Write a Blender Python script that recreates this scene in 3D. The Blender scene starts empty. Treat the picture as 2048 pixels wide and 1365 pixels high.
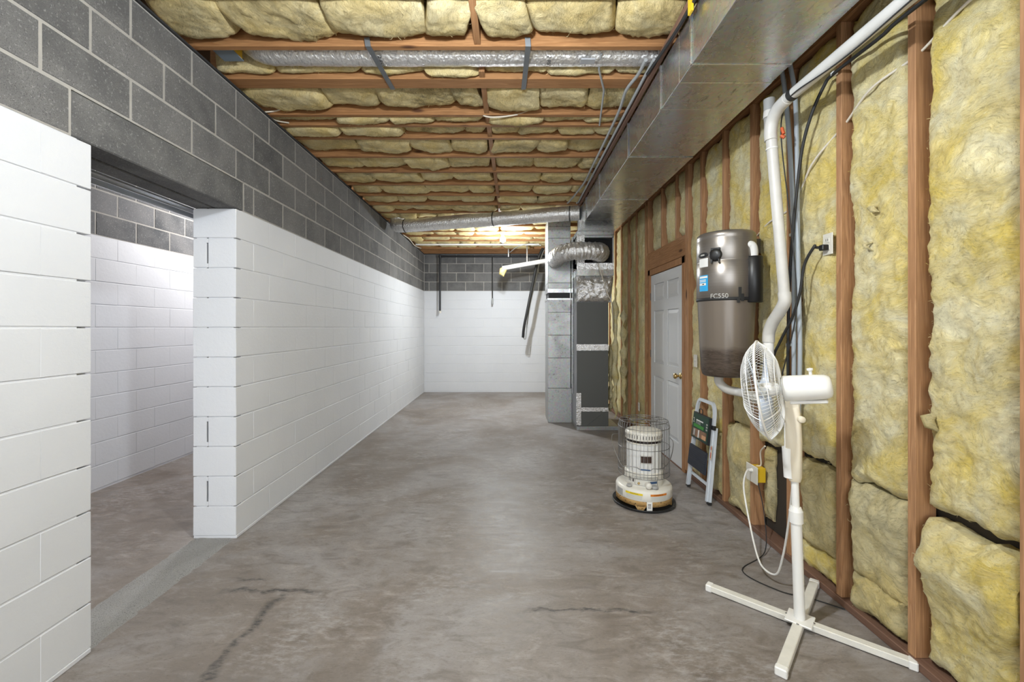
import bpy, math, random
from mathutils import Vector, Matrix, noise

# ------------------------------------------------------------------ camera, world, lights
scn = bpy.context.scene
COL = scn.collection
CAMZ = 1.44
cam_d = bpy.data.cameras.new('camera'); cam = bpy.data.objects.new('camera', cam_d); COL.objects.link(cam)
cam_d.sensor_width = 36.0; cam_d.lens = 15.0; cam_d.shift_y = -27.0 / 2048.0
cam_d.clip_start = 0.02; cam_d.clip_end = 100
cam.location = (0, 0, CAMZ); cam.rotation_euler = (math.pi / 2, 0, 0)
scn.camera = cam
vs = scn.view_settings
vs.view_transform = 'Standard'; vs.look = 'None'; vs.gamma = 1.0; vs.use_curve_mapping = False
vs.exposure = 0.62
w = bpy.data.worlds.new('rear_fill'); scn.world = w; w.use_nodes = True  # even fill light added through the open rear, no known source there
w.node_tree.nodes['Background'].inputs[0].default_value = (0.90, 0.955, 1.0, 1)
w.node_tree.nodes['Background'].inputs[1].default_value = 2.7


def bulb_light(name, loc, watts, r=0.06, col=(1.0, 0.955, 0.90)):
    d = bpy.data.lights.new(name, 'POINT'); d.energy = watts; d.shadow_soft_size = r; d.color = col
    o = bpy.data.objects.new(name, d); COL.objects.link(o); o.location = loc
    return o


def down_light(name, loc, watts, size, col):
    d = bpy.data.lights.new(name, 'AREA'); d.shape = 'DISK'; d.size = size; d.energy = watts; d.color = col
    o = bpy.data.objects.new(name, d); COL.objects.link(o); o.location = loc
    return o


COOL = (0.88, 0.945, 1.0)
L_FAR = bulb_light('far_bulb_light', (-0.16, 7.418, 2.74), 58, 0.05, COOL)
down_light('far_bulb_glow', (-0.16, 7.418, 2.90), 34, 0.10, COOL)
L_NEAR = bulb_light('near_bulb_light', (-0.15, 1.322, 2.74), 80, 0.05, COOL)
down_light('near_bulb_glow', (-0.15, 1.322, 2.90), 15, 0.10, COOL)
L_SIDE = bulb_light('side_room_bulb_light', (-2.75, 5.1, 2.85), 84, 0.06, (0.95, 0.975, 1.0))

random.seed(7)
F = 2048 * 15.0 / 36.0


def P(x, y, Y):
    """point at depth Y seen at photo pixel x, y"""
    return Vector(((x - 1024) * Y / F, Y, CAMZ + (655.5 - y) * Y / F))


def PW(x, y, X):
    """point in the plane X seen at photo pixel x, y"""
    return P(x, y, F * X / (x - 1024))


# ------------------------------------------------------------------ node helpers
def newmat(name):
    m = bpy.data.materials.new(name); m.use_nodes = True
    nt = m.node_tree; nt.nodes.clear()
    out = nt.nodes.new('ShaderNodeOutputMaterial'); b = nt.nodes.new('ShaderNodeBsdfPrincipled')
    nt.links.new(b.outputs[0], out.inputs[0])
    return m, nt, b


def put(nt, sock, v):
    if v is None: return
    if hasattr(v, 'is_output'): nt.links.new(v, sock)
    elif isinstance(v, (tuple, list)) and len(v) == 3 and sock.type == 'RGBA': sock.default_value = (*v, 1)
    else: sock.default_value = v


def nd(nt, typ, ins=None, out=0, **props):
    n = nt.nodes.new(typ)
    for k, v in props.items(): setattr(n, k, v)
    for k, v in (ins or {}).items(): put(nt, n.inputs[k], v)
    return n.outputs[out]


def pos(nt): return nd(nt, 'ShaderNodeNewGeometry')
def obc(nt): return nd(nt, 'ShaderNodeTexCoord', out=3)
def orand(nt): return nd(nt, 'ShaderNodeObjectInfo', out='Random')


def mapv(nt, v, scale=(1, 1, 1), loc=(0, 0, 0), rot=(0, 0, 0)):
    return nd(nt, 'ShaderNodeMapping', {'Vector': v, 'Scale': scale, 'Location': loc, 'Rotation': rot})


def noi(nt, v, scale, detail=4, rough=0.55, dist=0.0, out=0):
    return nd(nt, 'ShaderNodeTexNoise', {'Vector': v, 'Scale': scale, 'Detail': detail, 'Roughness': rough, 'Distortion': dist}, out=out)


def vor(nt, v, scale, out=0, feature='F1', rand=1.0):
    return nd(nt, 'ShaderNodeTexVoronoi', {'Vector': v, 'Scale': scale, 'Randomness': rand}, out=out, feature=feature)


def mth(nt, op, a, b=None, c=None, clamp=False):
    n = nt.nodes.new('ShaderNodeMath'); n.operation = op; n.use_clamp = clamp
    put(nt, n.inputs[0], a); put(nt, n.inputs[1], b)
    if c is not None: put(nt, n.inputs[2], c)
    return n.outputs[0]


def ramp(nt, fac, stops, interp='LINEAR'):
    n = nt.nodes.new('ShaderNodeValToRGB'); n.color_ramp.interpolation = interp
    put(nt, n.inputs[0], fac)
    cr = n.color_ramp
    while len(cr.elements) > 1: cr.elements.remove(cr.elements[-1])
    for i, (p, c) in enumerate(stops):
        e = cr.elements[0] if i == 0 else cr.elements.new(p)
        e.position = p
        c = (c, c, c) if isinstance(c, (int, float)) else c
        e.color = (*c, 1)
    return n.outputs[0]


def mix(nt, fac, a, b, blend='MIX'):
    n = nt.nodes.new('ShaderNodeMix'); n.data_type = 'RGBA'; n.blend_type = blend
    put(nt, n.inputs[0], fac); put(nt, n.inputs[6], a); put(nt, n.inputs[7], b)
    return n.outputs[2]


def bump(nt, h, strength=0.3, dist=0.01, prev=None):
    return nd(nt, 'ShaderNodeBump', {'Height': h, 'Strength': strength, 'Distance': dist, 'Normal': prev})


def sepz(nt, v):
    n = nt.nodes.new('ShaderNodeSeparateXYZ'); put(nt, n.inputs[0], v)
    return n.outputs


M = {}


def plain(name, col, rough=0.5, metal=0.0, bumpamt=0.0, bscale=60, var=0.0, spec=None, trans=0.0, alpha=1.0):
    m, nt, b = newmat(name)
    c = col
    if var > 0:
        n = noi(nt, pos(nt), 9, 5)
        c = mix(nt, ramp(nt, n, [(0.3, 0.0), (0.7, 1.0)]), tuple(x * (1 - var) for x in col), tuple(min(1, x * (1 + var)) for x in col))
    put(nt, b.inputs['Base Color'], c)
    b.inputs['Roughness'].default_value = rough; b.inputs['Metallic'].default_value = metal
    if spec is not None: b.inputs['Specular IOR Level'].default_value = spec
    if trans: b.inputs['Transmission Weight'].default_value = trans
    if alpha < 1: b.inputs['Alpha'].default_value = alpha
    if bumpamt: put(nt, b.inputs['Normal'], bump(nt, noi(nt, pos(nt), bscale, 4), bumpamt, 0.004))
    M[name] = m
    return m


# painted block
def mat_white():
    m, nt, b = newmat('white_paint'); p = pos(nt)
    n1 = noi(nt, p, 2.2, 5); n2 = noi(nt, p, 160, 3, 0.6); n3 = noi(nt, p, 38, 4, 0.6)
    put(nt, b.inputs['Base Color'], mix(nt, ramp(nt, n1, [(0.3, 0.0), (0.75, 1.0)]), (0.60, 0.61, 0.64), (0.635, 0.645, 0.675)))
    b.inputs['Roughness'].default_value = 0.62
    pits = ramp(nt, vor(nt, p, 45), [(0.0, 0.0), (0.10, 1.0)])
    pit2 = mth(nt, 'MAXIMUM', pits, ramp(nt, noi(nt, p, 7, 2), [(0.42, 1.0), (0.6, 0.0)]))
    bb = bump(nt, n2, 0.30, 0.0015); bb = bump(nt, n3, 0.35, 0.004, bb); bb = bump(nt, pit2, 0.25, 0.002, bb)
    put(nt, b.inputs['Normal'], bb); M['white_paint'] = m


def mat_block(name, dark, light, rust=True):
    m, nt, b = newmat(name); p = pos(nt); r = orand(nt)
    base = ramp(nt, r, [(0.0, dark), (0.55, tuple((a + c) / 2 for a, c in zip(dark, light))), (1.0, light)])
    n1 = noi(nt, p, 5, 5, 0.6); n2 = noi(nt, p, 260, 3, 0.7); n4 = noi(nt, p, 90, 3, 0.6)
    c = mix(nt, ramp(nt, n1, [(0.35, 0.0), (0.75, 0.55)]), base, (0.24, 0.232, 0.225))
    c = mix(nt, ramp(nt, n2, [(0.36, 1.0), (0.46, 0.0)]), c, (0.06, 0.06, 0.06))
    c = mix(nt, ramp(nt, n4, [(0.58, 0.0), (0.70, 0.5)]), c, (0.34, 0.335, 0.33))
    if rust:
        rm = mth(nt, 'MULTIPLY', ramp(nt, noi(nt, p, 4.2, 3, 0.5, 0.3), [(0.70, 0.0), (0.76, 1.0)]), ramp(nt, noi(nt, p, 30, 3), [(0.4, 0.0), (0.6, 0.9)]))
        c = mix(nt, rm, c, (0.26, 0.09, 0.04))
    put(nt, b.inputs['Base Color'], c); b.inputs['Roughness'].default_value = 0.9
    bb = bump(nt, n2, 0.55, 0.003); bb = bump(nt, n4, 0.3, 0.003, bb)
    put(nt, b.inputs['Normal'], bb); M[name] = m


def mat_floor():
    m, nt, b = newmat('concrete_floor'); p = pos(nt); xyz = sepz(nt, p)
    wide = mapv(nt, p, (0.9, 0.9, 1)); st = mapv(nt, p, (1.0, 2.4, 1), rot=(0, 0, 0.35))
    n1 = noi(nt, wide, 1.1, 6, 0.6, 0.6); n2 = noi(nt, st, 5.5, 8, 0.66, 0.9); n3 = noi(nt, p, 120, 3, 0.6); n4 = noi(nt, st, 22, 6, 0.65, 0.4)
    c = ramp(nt, n1, [(0.28, (0.152, 0.124, 0.100)), (0.45, (0.215, 0.188, 0.164)), (0.6, (0.278, 0.262, 0.252)), (0.78, (0.345, 0.337, 0.335))])
    c = mix(nt, ramp(nt, n2, [(0.34, 0.6), (0.50, 0.0)]), c, (0.125, 0.106, 0.088))
    c = mix(nt, ramp(nt, n2, [(0.54, 0.0), (0.72, 0.6)]), c, (0.40, 0.375, 0.355))
    c = mix(nt, ramp(nt, n4, [(0.58, 0.0), (0.70, 0.5)]), c, (0.155, 0.132, 0.112))
    n5 = noi(nt, mapv(nt, p, (1, 3.0, 1), rot=(0, 0, 0.5)), 60, 5, 0.7, 0.3)
    c = mix(nt, ramp(nt, n5, [(0.57, 0.0), (0.68, 0.7)]), c, (0.115, 0.10, 0.09))
    c = mix(nt, ramp(nt, n5, [(0.30, 0.4), (0.40, 0.0)]), c, (0.42, 0.40, 0.385))
    # pale mineral bloom in patches on the near slab
    pb = mth(nt, 'MULTIPLY', ramp(nt, noi(nt, p, 1.7, 4, 0.6, 0.5), [(0.50, 0.0), (0.64, 1.0)]), ramp(nt, noi(nt, st, 16, 7, 0.72), [(0.46, 0.0), (0.68, 0.6)]))
    c = mix(nt, pb, c, (0.44, 0.435, 0.435))
    # dark damp patches and cracks around x = -1.25
    wob = mth(nt, 'MULTIPLY', mth(nt, 'SUBTRACT', noi(nt, p, 5, 5, 0.6), 0.5), 0.16)

    def band(a, centre, halfw, soft):
        d = mth(nt, 'ABSOLUTE', mth(nt, 'SUBTRACT', mth(nt, 'ADD', a, wob), centre))
        return nd(nt, 'ShaderNodeMapRange', {'Value': d, 'From Min': halfw, 'From Max': halfw + soft, 'To Min': 1.0, 'To Max': 0.0}, interpolation_type='SMOOTHSTEP')

    def rng(a, lo, hi, soft=0.12):
        u = nd(nt, 'ShaderNodeMapRange', {'Value': a, 'From Min': lo, 'From Max': lo + soft, 'To Min': 0.0, 'To Max': 1.0})
        v = nd(nt, 'ShaderNodeMapRange', {'Value': a, 'From Min': hi - soft, 'From Max': hi, 'To Min': 1.0, 'To Max': 0.0})
        return mth(nt, 'MULTIPLY', u, v)
    X, Y = xyz[0], xyz[1]
    br = ramp(nt, n4, [(0.38, 0.15), (0.6, 1.0)])
    ck = mth(nt, 'MULTIPLY', band(X, -1.25, 0.004, 0.035), rng(Y, 1.0, 2.36))
    ck = mth(nt, 'MAXIMUM', ck, mth(nt, 'MULTIPLY', band(Y, 2.33, 0.003, 0.025), rng(X, -1.62, -1.0)))
    ck = mth(nt, 'MAXIMUM', ck, mth(nt, 'MULTIPLY', band(Y, 2.44, 0.002, 0.022), rng(X, -1.62, -1.34)))
    ck = mth(nt, 'MAXIMUM', ck, mth(nt, 'MULTIPLY', band(Y, 2.17, 0.002, 0.02), rng(X, 0.02, 0.75)))
    ck = mth(nt, 'MULTIPLY', ck, br)
    c = mix(nt, mth(nt, 'MULTIPLY', ck, 0.95), c, (0.06, 0.057, 0.055))
    dp = mth(nt, 'MULTIPLY', mth(nt, 'MULTIPLY', rng(X, -1.9, -0.15, 0.5), rng(Y, 0.2, 1.95, 0.5)), ramp(nt, n2, [(0.40, 0.0), (0.60, 0.9)]))
    c = mix(nt, dp, c, (0.085, 0.078, 0.072))
    c = mix(nt, 1.0, c, (1.0, 0.985, 0.99), 'MULTIPLY')
    put(nt, b.inputs['Base Color'], c)
    put(nt, b.inputs['Roughness'], ramp(nt, n2, [(0.3, 0.36), (0.7, 0.60)]))
    b.inputs['Specular IOR Level'].default_value = 0.4
    bb = bump(nt, n2, 0.22, 0.006); bb = bump(nt, n3, 0.15, 0.0012, bb); bb = bump(nt, mth(nt, 'SUBTRACT', 1.0, ck), 0.4, 0.004, bb)
    put(nt, b.inputs['Normal'], bb); M['concrete_floor'] = m


def mat_wood(name, axis, c1=(0.37, 0.19, 0.095), c2=(0.55, 0.32, 0.175), knots=True):
    m, nt, b = newmat(name); p = pos(nt); r = orand(nt)
    sc = [14, 14, 14]; sc[axis] = 0.7
    off = nd(nt, 'ShaderNodeCombineXYZ', {0: mth(nt, 'MULTIPLY', r, 7.3), 1: mth(nt, 'MULTIPLY', r, 3.1), 2: mth(nt, 'MULTIPLY', r, 5.7)})
    pp = nd(nt, 'ShaderNodeVectorMath', {0: p, 1: off}, operation='ADD')
    v = mapv(nt, pp, tuple(sc))
    n1 = noi(nt, v, 1.0, 3, 0.5, 0.8)
    rings = mth(nt, 'FRACT', mth(nt, 'MULTIPLY', n1, 7.0))
    fine = noi(nt, mapv(nt, pp, tuple(s * 9 for s in sc)), 1.0, 3, 0.6)
    c = mix(nt, ramp(nt, rings, [(0.0, 0.0), (0.7, 0.55), (0.9, 1.0), (1.0, 0.1)]), c2, c1)
    c = mix(nt, ramp(nt, fine, [(0.40, 0.5), (0.6, 0.0)]), c, tuple(x * 0.55 for x in c1))
    c = mix(nt, ramp(nt, noi(nt, pp, 2.2, 3), [(0.35, 0.4), (0.65, 0.0)]), c, tuple(x * 0.7 for x in c1))
    c = mix(nt, ramp(nt, r, [(0.0, 0.35), (1.0, 0.0)]), c, tuple(x * 0.75 for x in c2))
    if knots:
        ks = [7.0, 7.0, 7.0]; ks[axis] = 2.2
        kd = vor(nt, mapv(nt, pp, tuple(ks)), 0.9)
        c = mix(nt, ramp(nt, kd, [(0.06, 0.9), (0.13, 0.0)]), c, (0.07, 0.028, 0.014))
    put(nt, b.inputs['Base Color'], c); b.inputs['Roughness'].default_value = 0.68
    b.inputs['Specular IOR Level'].default_value = 0.25
    put(nt, b.inputs['Normal'], bump(nt, fine, 0.15, 0.001)); M[name] = m


def mat_insul(name, pale, yellow, olive, dirtamt, fib=(1, 1, 1)):
    m, nt, b = newmat(name); p = pos(nt)
    warp = noi(nt, p, 3.0, 3, 0.5, out=1)
    pw = nd(nt, 'ShaderNodeVectorMath', {0: p, 1: nd(nt, 'ShaderNodeVectorMath', {0: warp, 'Scale': 0.35}, operation='SCALE')}, operation='ADD')
    n1 = noi(nt, pw, 4.5, 6, 0.62, 0.4); n2 = noi(nt, pw, 11, 5, 0.6, 0.5)
    sf = mapv(nt, pw, tuple(f for f in fib), rot=(0.6, 0.5, 0.7))
    n3 = noi(nt, sf, 48, 7, 0.72, 0.35); n4 = noi(nt, mapv(nt, pw, (5.0, 1, 1), rot=(0.3, 0.9, 0.2)), 130, 5, 0.7, 0.2)
    c = mix(nt, ramp(nt, n1, [(0.36, 0.0), (0.66, 1.0)]), pale, yellow)
    c = mix(nt, ramp(nt, n2, [(0.50, 0.0), (0.76, 0.75)]), c, olive)
    c = mix(nt, ramp(nt, n3, [(0.34, 0.45), (0.48, 0.0)]), c, tuple(x * 0.55 for x in olive))
    c = mix(nt, ramp(nt, n4, [(0.30, 0.45), (0.42, 0.0)]), c, tuple(x * 0.5 for x in olive))
    c = mix(nt, ramp(nt, n4, [(0.60, 0.0), (0.72, 0.5)]), c, tuple(min(1, x * 1.1) for x in pale))
    c = mix(nt, ramp(nt, n3, [(0.55, 0.0), (0.72, 0.5)]), c, tuple(min(1, x * 1.12) for x in pale))
    dm = mth(nt, 'MULTIPLY', ramp(nt, noi(nt, pw, 2.6, 5, 0.6, 0.6), [(0.54, 0.0), (0.70, 1.0)]), ramp(nt, n3, [(0.35, 1.0), (0.62, 0.35)]))
    c = mix(nt, mth(nt, 'MULTIPLY', dm, dirtamt), c, (0.16, 0.135, 0.085))
    put(nt, b.inputs['Base Color'], c); b.inputs['Roughness'].default_value = 0.95
    b.inputs['Specular IOR Level'].default_value = 0.08
    bb = bump(nt, n2, 0.22, 0.02); bb = bump(nt, n3, 0.9, 0.012, bb); bb = bump(nt, n4, 0.8, 0.005, bb)
    put(nt, b.inputs['Normal'], bb); M[name] = m


def mat_galv(name, col=(0.56, 0.57, 0.57), rough=0.25, smudge=0.8):
    m, nt, b = newmat(name); p = pos(nt)
    v = vor(nt, p, 60, out=1); n1 = noi(nt, p, 3.5, 6, 0.65, 0.8); n2 = noi(nt, mapv(nt, p, (3, 1, 3)), 9, 6, 0.7, 0.5)
    c = mix(nt, 0.10, col, v)
    sm = mth(nt, 'MULTIPLY', ramp(nt, n2, [(0.56, 0.0), (0.62, 1.0)]), ramp(nt, n1, [(0.48, 0.0), (0.62, smudge)]))
    c = mix(nt, sm, c, tuple(x * 0.38 for x in col))
    c = mix(nt, ramp(nt, n1, [(0.3, 0.25), (0.6, 0.0)]), c, tuple(x * 0.7 for x in col))
    put(nt, b.inputs['Base Color'], c); b.inputs['Metallic'].default_value = 0.92
    put(nt, b.inputs['Roughness'], ramp(nt, n1, [(0.3, rough * 0.8), (0.7, rough * 1.35)]))
    put(nt, b.inputs['Normal'], bump(nt, noi(nt, p, 2.5, 3), 0.12, 0.02)); M[name] = m


def mat_foil(name, col=(0.80, 0.79, 0.78), rough=0.30):
    m, nt, b = newmat(name); p = pos(nt)
    n1 = noi(nt, mapv(nt, p, (2.4, 1, 1), rot=(0, 0, 0.3)), 24, 6, 0.7, 1.0); v = vor(nt, p, 55)
    put(nt, b.inputs['Base Color'], mix(nt, ramp(nt, n1, [(0.3, 1.0), (0.5, 0.0)]), col, tuple(x * 0.62 for x in col)))
    b.inputs['Metallic'].default_value = 0.85; b.inputs['Roughness'].default_value = rough
    bb = bump(nt, n1, 0.55, 0.012); bb = bump(nt, v, 0.35, 0.008, bb)
    put(nt, b.inputs['Normal'], bb); M[name] = m


mat_white(); mat_floor()
mat_block('grey_block', (0.072, 0.071, 0.072), (0.150, 0.147, 0.145))
mat_block('side_block', (0.055, 0.058, 0.062), (0.15, 0.152, 0.158), False)
mat_block('lintel_concrete', (0.075, 0.075, 0.076), (0.085, 0.085, 0.086), False)
mat_block('sill_concrete', (0.30, 0.295, 0.285), (0.32, 0.315, 0.305), False)
plain('mortar', (0.34, 0.325, 0.30), 0.95, bumpamt=0.5, bscale=120, var=0.12)
mat_wood('wood_x', 0, (0.29, 0.130, 0.048), (0.47, 0.245, 0.105)); mat_wood('wood_y', 1, (0.31, 0.145, 0.060), (0.48, 0.255, 0.118)); mat_wood('wood_z', 2, (0.36, 0.178, 0.082), (0.55, 0.305, 0.155))
mat_wood('wood_door', 2, (0.36, 0.17, 0.075), (0.47, 0.25, 0.12), False)
mat_wood('wood_plate', 1, (0.165, 0.085, 0.055), (0.25, 0.145, 0.10), True)
mat_insul('ceiling_wool', (0.87, 0.745, 0.44), (0.82, 0.635, 0.275), (0.52, 0.405, 0.185), 0.85, (3.0, 1, 1))
mat_insul('wall_wool', (0.93, 0.855, 0.58), (0.90, 0.70, 0.19), (0.70, 0.55, 0.24), 0.28, (1, 1, 2.6))
mat_insul('old_wool', (0.76, 0.68, 0.43), (0.73, 0.59, 0.26), (0.48, 0.41, 0.22), 0.62, (1, 1, 2.2))
mat_galv('galvanized'); mat_galv('galvanized_dull', (0.40, 0.405, 0.40), 0.42, 0.8)
mat_foil('foil'); mat_foil('foil_wrap', (0.72, 0.71, 0.70), 0.22)
plain('duct_tape_grey', (0.33, 0.34, 0.36), 0.4)
plain('black_plastic', (0.012, 0.012, 0.013), 0.4)
plain('black_rubber', (0.018, 0.018, 0.018), 0.6)
plain('black_void', (0.008, 0.008, 0.008), 0.9)
plain('black_iron', (0.02, 0.02, 0.022), 0.45, 0.3)
plain('pvc_grey', (0.60, 0.585, 0.555), 0.42, var=0.06)
plain('pvc_grey_dark', (0.36, 0.36, 0.355), 0.34)
plain('pvc_white', (0.78, 0.775, 0.76), 0.4)
plain('conduit_blue', (0.36, 0.40, 0.44), 0.45)
plain('cable_grey', (0.33, 0.34, 0.34), 0.5)
plain('cable_cream', (0.66, 0.60, 0.50), 0.55)
plain('strap_steel', (0.17, 0.18, 0.19), 0.5, 0.6)
plain('steel_wire', (0.27, 0.265, 0.26), 0.38, 0.8)
plain('plate_ivory', (0.66, 0.63, 0.56), 0.4)
plain('box_yellow', (0.74, 0.47, 0.02), 0.45)
plain('box_blue', (0.16, 0.20, 0.24), 0.5)
plain('door_white', (0.60, 0.605, 0.61), 0.42)
plain('brass', (0.62, 0.45, 0.20), 0.25, 1.0)
plain('hinge_steel', (0.12, 0.11, 0.10), 0.5, 0.6)
plain('furnace_grey', (0.088, 0.090, 0.086), 0.55)
plain('furnace_side_lit', (0.36, 0.37, 0.40), 0.45, 0.3)  # bulb light on the cabinet sides put into this lighter grey
plain('fan_white', (0.80, 0.79, 0.76), 0.35)
plain('fan_cream', (0.70, 0.63, 0.50), 0.4)
plain('fan_wire', (0.80, 0.80, 0.79), 0.35)
plain('fan_blade', (0.62, 0.68, 0.78), 0.25)
plain('fan_leg', (0.70, 0.68, 0.62), 0.5, var=0.10, bumpamt=0.2)
plain('heater_white', (0.76, 0.735, 0.67), 0.35, var=0.04)
plain('heater_body', (0.79, 0.79, 0.78), 0.30)
plain('heater_dark', (0.03, 0.02, 0.018), 0.4)
plain('heater_glass', (0.055, 0.03, 0.022), 0.15)
plain('label_white', (0.66, 0.65, 0.60), 0.5)
plain('label_grey', (0.42, 0.42, 0.40), 0.5)
plain('label_yellow', (0.80, 0.60, 0.02), 0.5)
plain('label_orange', (0.72, 0.22, 0.02), 0.5)
plain('label_blue', (0.05, 0.10, 0.20), 0.5)
plain('sticker_blue', (0.03, 0.36, 0.72), 0.4)
plain('ink', (0.02, 0.02, 0.022), 0.6)
plain('paper_white', (0.78, 0.78, 0.76), 0.5)
plain('tray_black', (0.03, 0.032, 0.035), 0.3, 0.4)
plain('stool_white', (0.62, 0.665, 0.72), 0.35)
plain('stool_navy', (0.018, 0.022, 0.035), 0.5)
plain('label_green_dark', (0.010, 0.045, 0.025), 0.5)
plain('label_green', (0.04, 0.24, 0.03), 0.5)
plain('photo_brown', (0.22, 0.12, 0.07), 0.5, var=0.5)
plain('photo_skin', (0.62, 0.33, 0.18), 0.5)
plain('tag_cream', (0.70, 0.58, 0.47), 0.5)
plain('tag_orange', (0.55, 0.10, 0.03), 0.5)
plain('subfloor', (0.20, 0.12, 0.06), 0.9)
plain('sheathing', (0.05, 0.04, 0.03), 0.95)
plain('sill_seal', (0.02, 0.02, 0.022), 0.8)
plain('track_alu', (0.72, 0.74, 0.77), 0.3, 0.9)
plain('socket_white', (0.75, 0.74, 0.70), 0.4)

# rusty heater skirt
m_, nt_, b_ = newmat('heater_rust'); p_ = pos(nt_)
c_ = mix(nt_, ramp(nt_, noi(nt_, p_, 14, 5), [(0.35, 0.0), (0.65, 1.0)]), (0.52, 0.33, 0.13), (0.42, 0.24, 0.08))
c_ = mix(nt_, ramp(nt_, noi(nt_, p_, 75, 3), [(0.60, 0.0), (0.64, 1.0)]), c_, (0.03, 0.012, 0.006))
put(nt_, b_.inputs['Base Color'], c_); b_.inputs['Roughness'].default_value = 0.6; M['heater_rust'] = m_

# vacuum canister metals
m_, nt_, b_ = newmat('vac_taupe'); p_ = pos(nt_)
n_ = noi(nt_, mapv(nt_, p_, (1, 1, 40)), 4, 3)
put(nt_, b_.inputs['Base Color'], mix(nt_, n_, (0.26, 0.235, 0.215), (0.33, 0.305, 0.28)))
b_.inputs['Metallic'].default_value = 0.75; b_.inputs['Roughness'].default_value = 0.33; M['vac_taupe'] = m_
m_, nt_, b_ = newmat('vac_can'); p_ = pos(nt_)
z_ = sepz(nt_, p_)[2]
wv = noi(nt_, mapv(nt_, p_, (5, 5, 34)), 1.0, 5, 0.6, 1.2)
low = nd(nt_, 'ShaderNodeMapRange', {'Value': mth(nt_, 'ADD', z_, mth(nt_, 'MULTIPLY', noi(nt_, p_, 6, 2), 0.06)), 'From Min': 1.30, 'From Max': 1.34, 'To Min': 1.0, 'To Max': 0.0})
dust = ramp(nt_, wv, [(0.38, (0.045, 0.032, 0.024)), (0.5, (0.10, 0.075, 0.057)), (0.56, (0.05, 0.035, 0.027)), (0.66, (0.125, 0.098, 0.075))])
put(nt_, b_.inputs['Base Color'], mix(nt_, low, (0.165, 0.135, 0.108), dust))
b_.inputs['Metallic'].default_value = 0.15; b_.inputs['Roughness'].default_value = 0.28; M['vac_can'] = m_

m_, nt_, b_ = newmat('bulb_glow')
b_.inputs['Base Color'].default_value = (1, 1, 1, 1)
b_.inputs['Emission Color'].default_value = (1.0, 0.97, 0.92, 1); b_.inputs['Emission Strength'].default_value = 25
M['bulb_glow'] = m_


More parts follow.
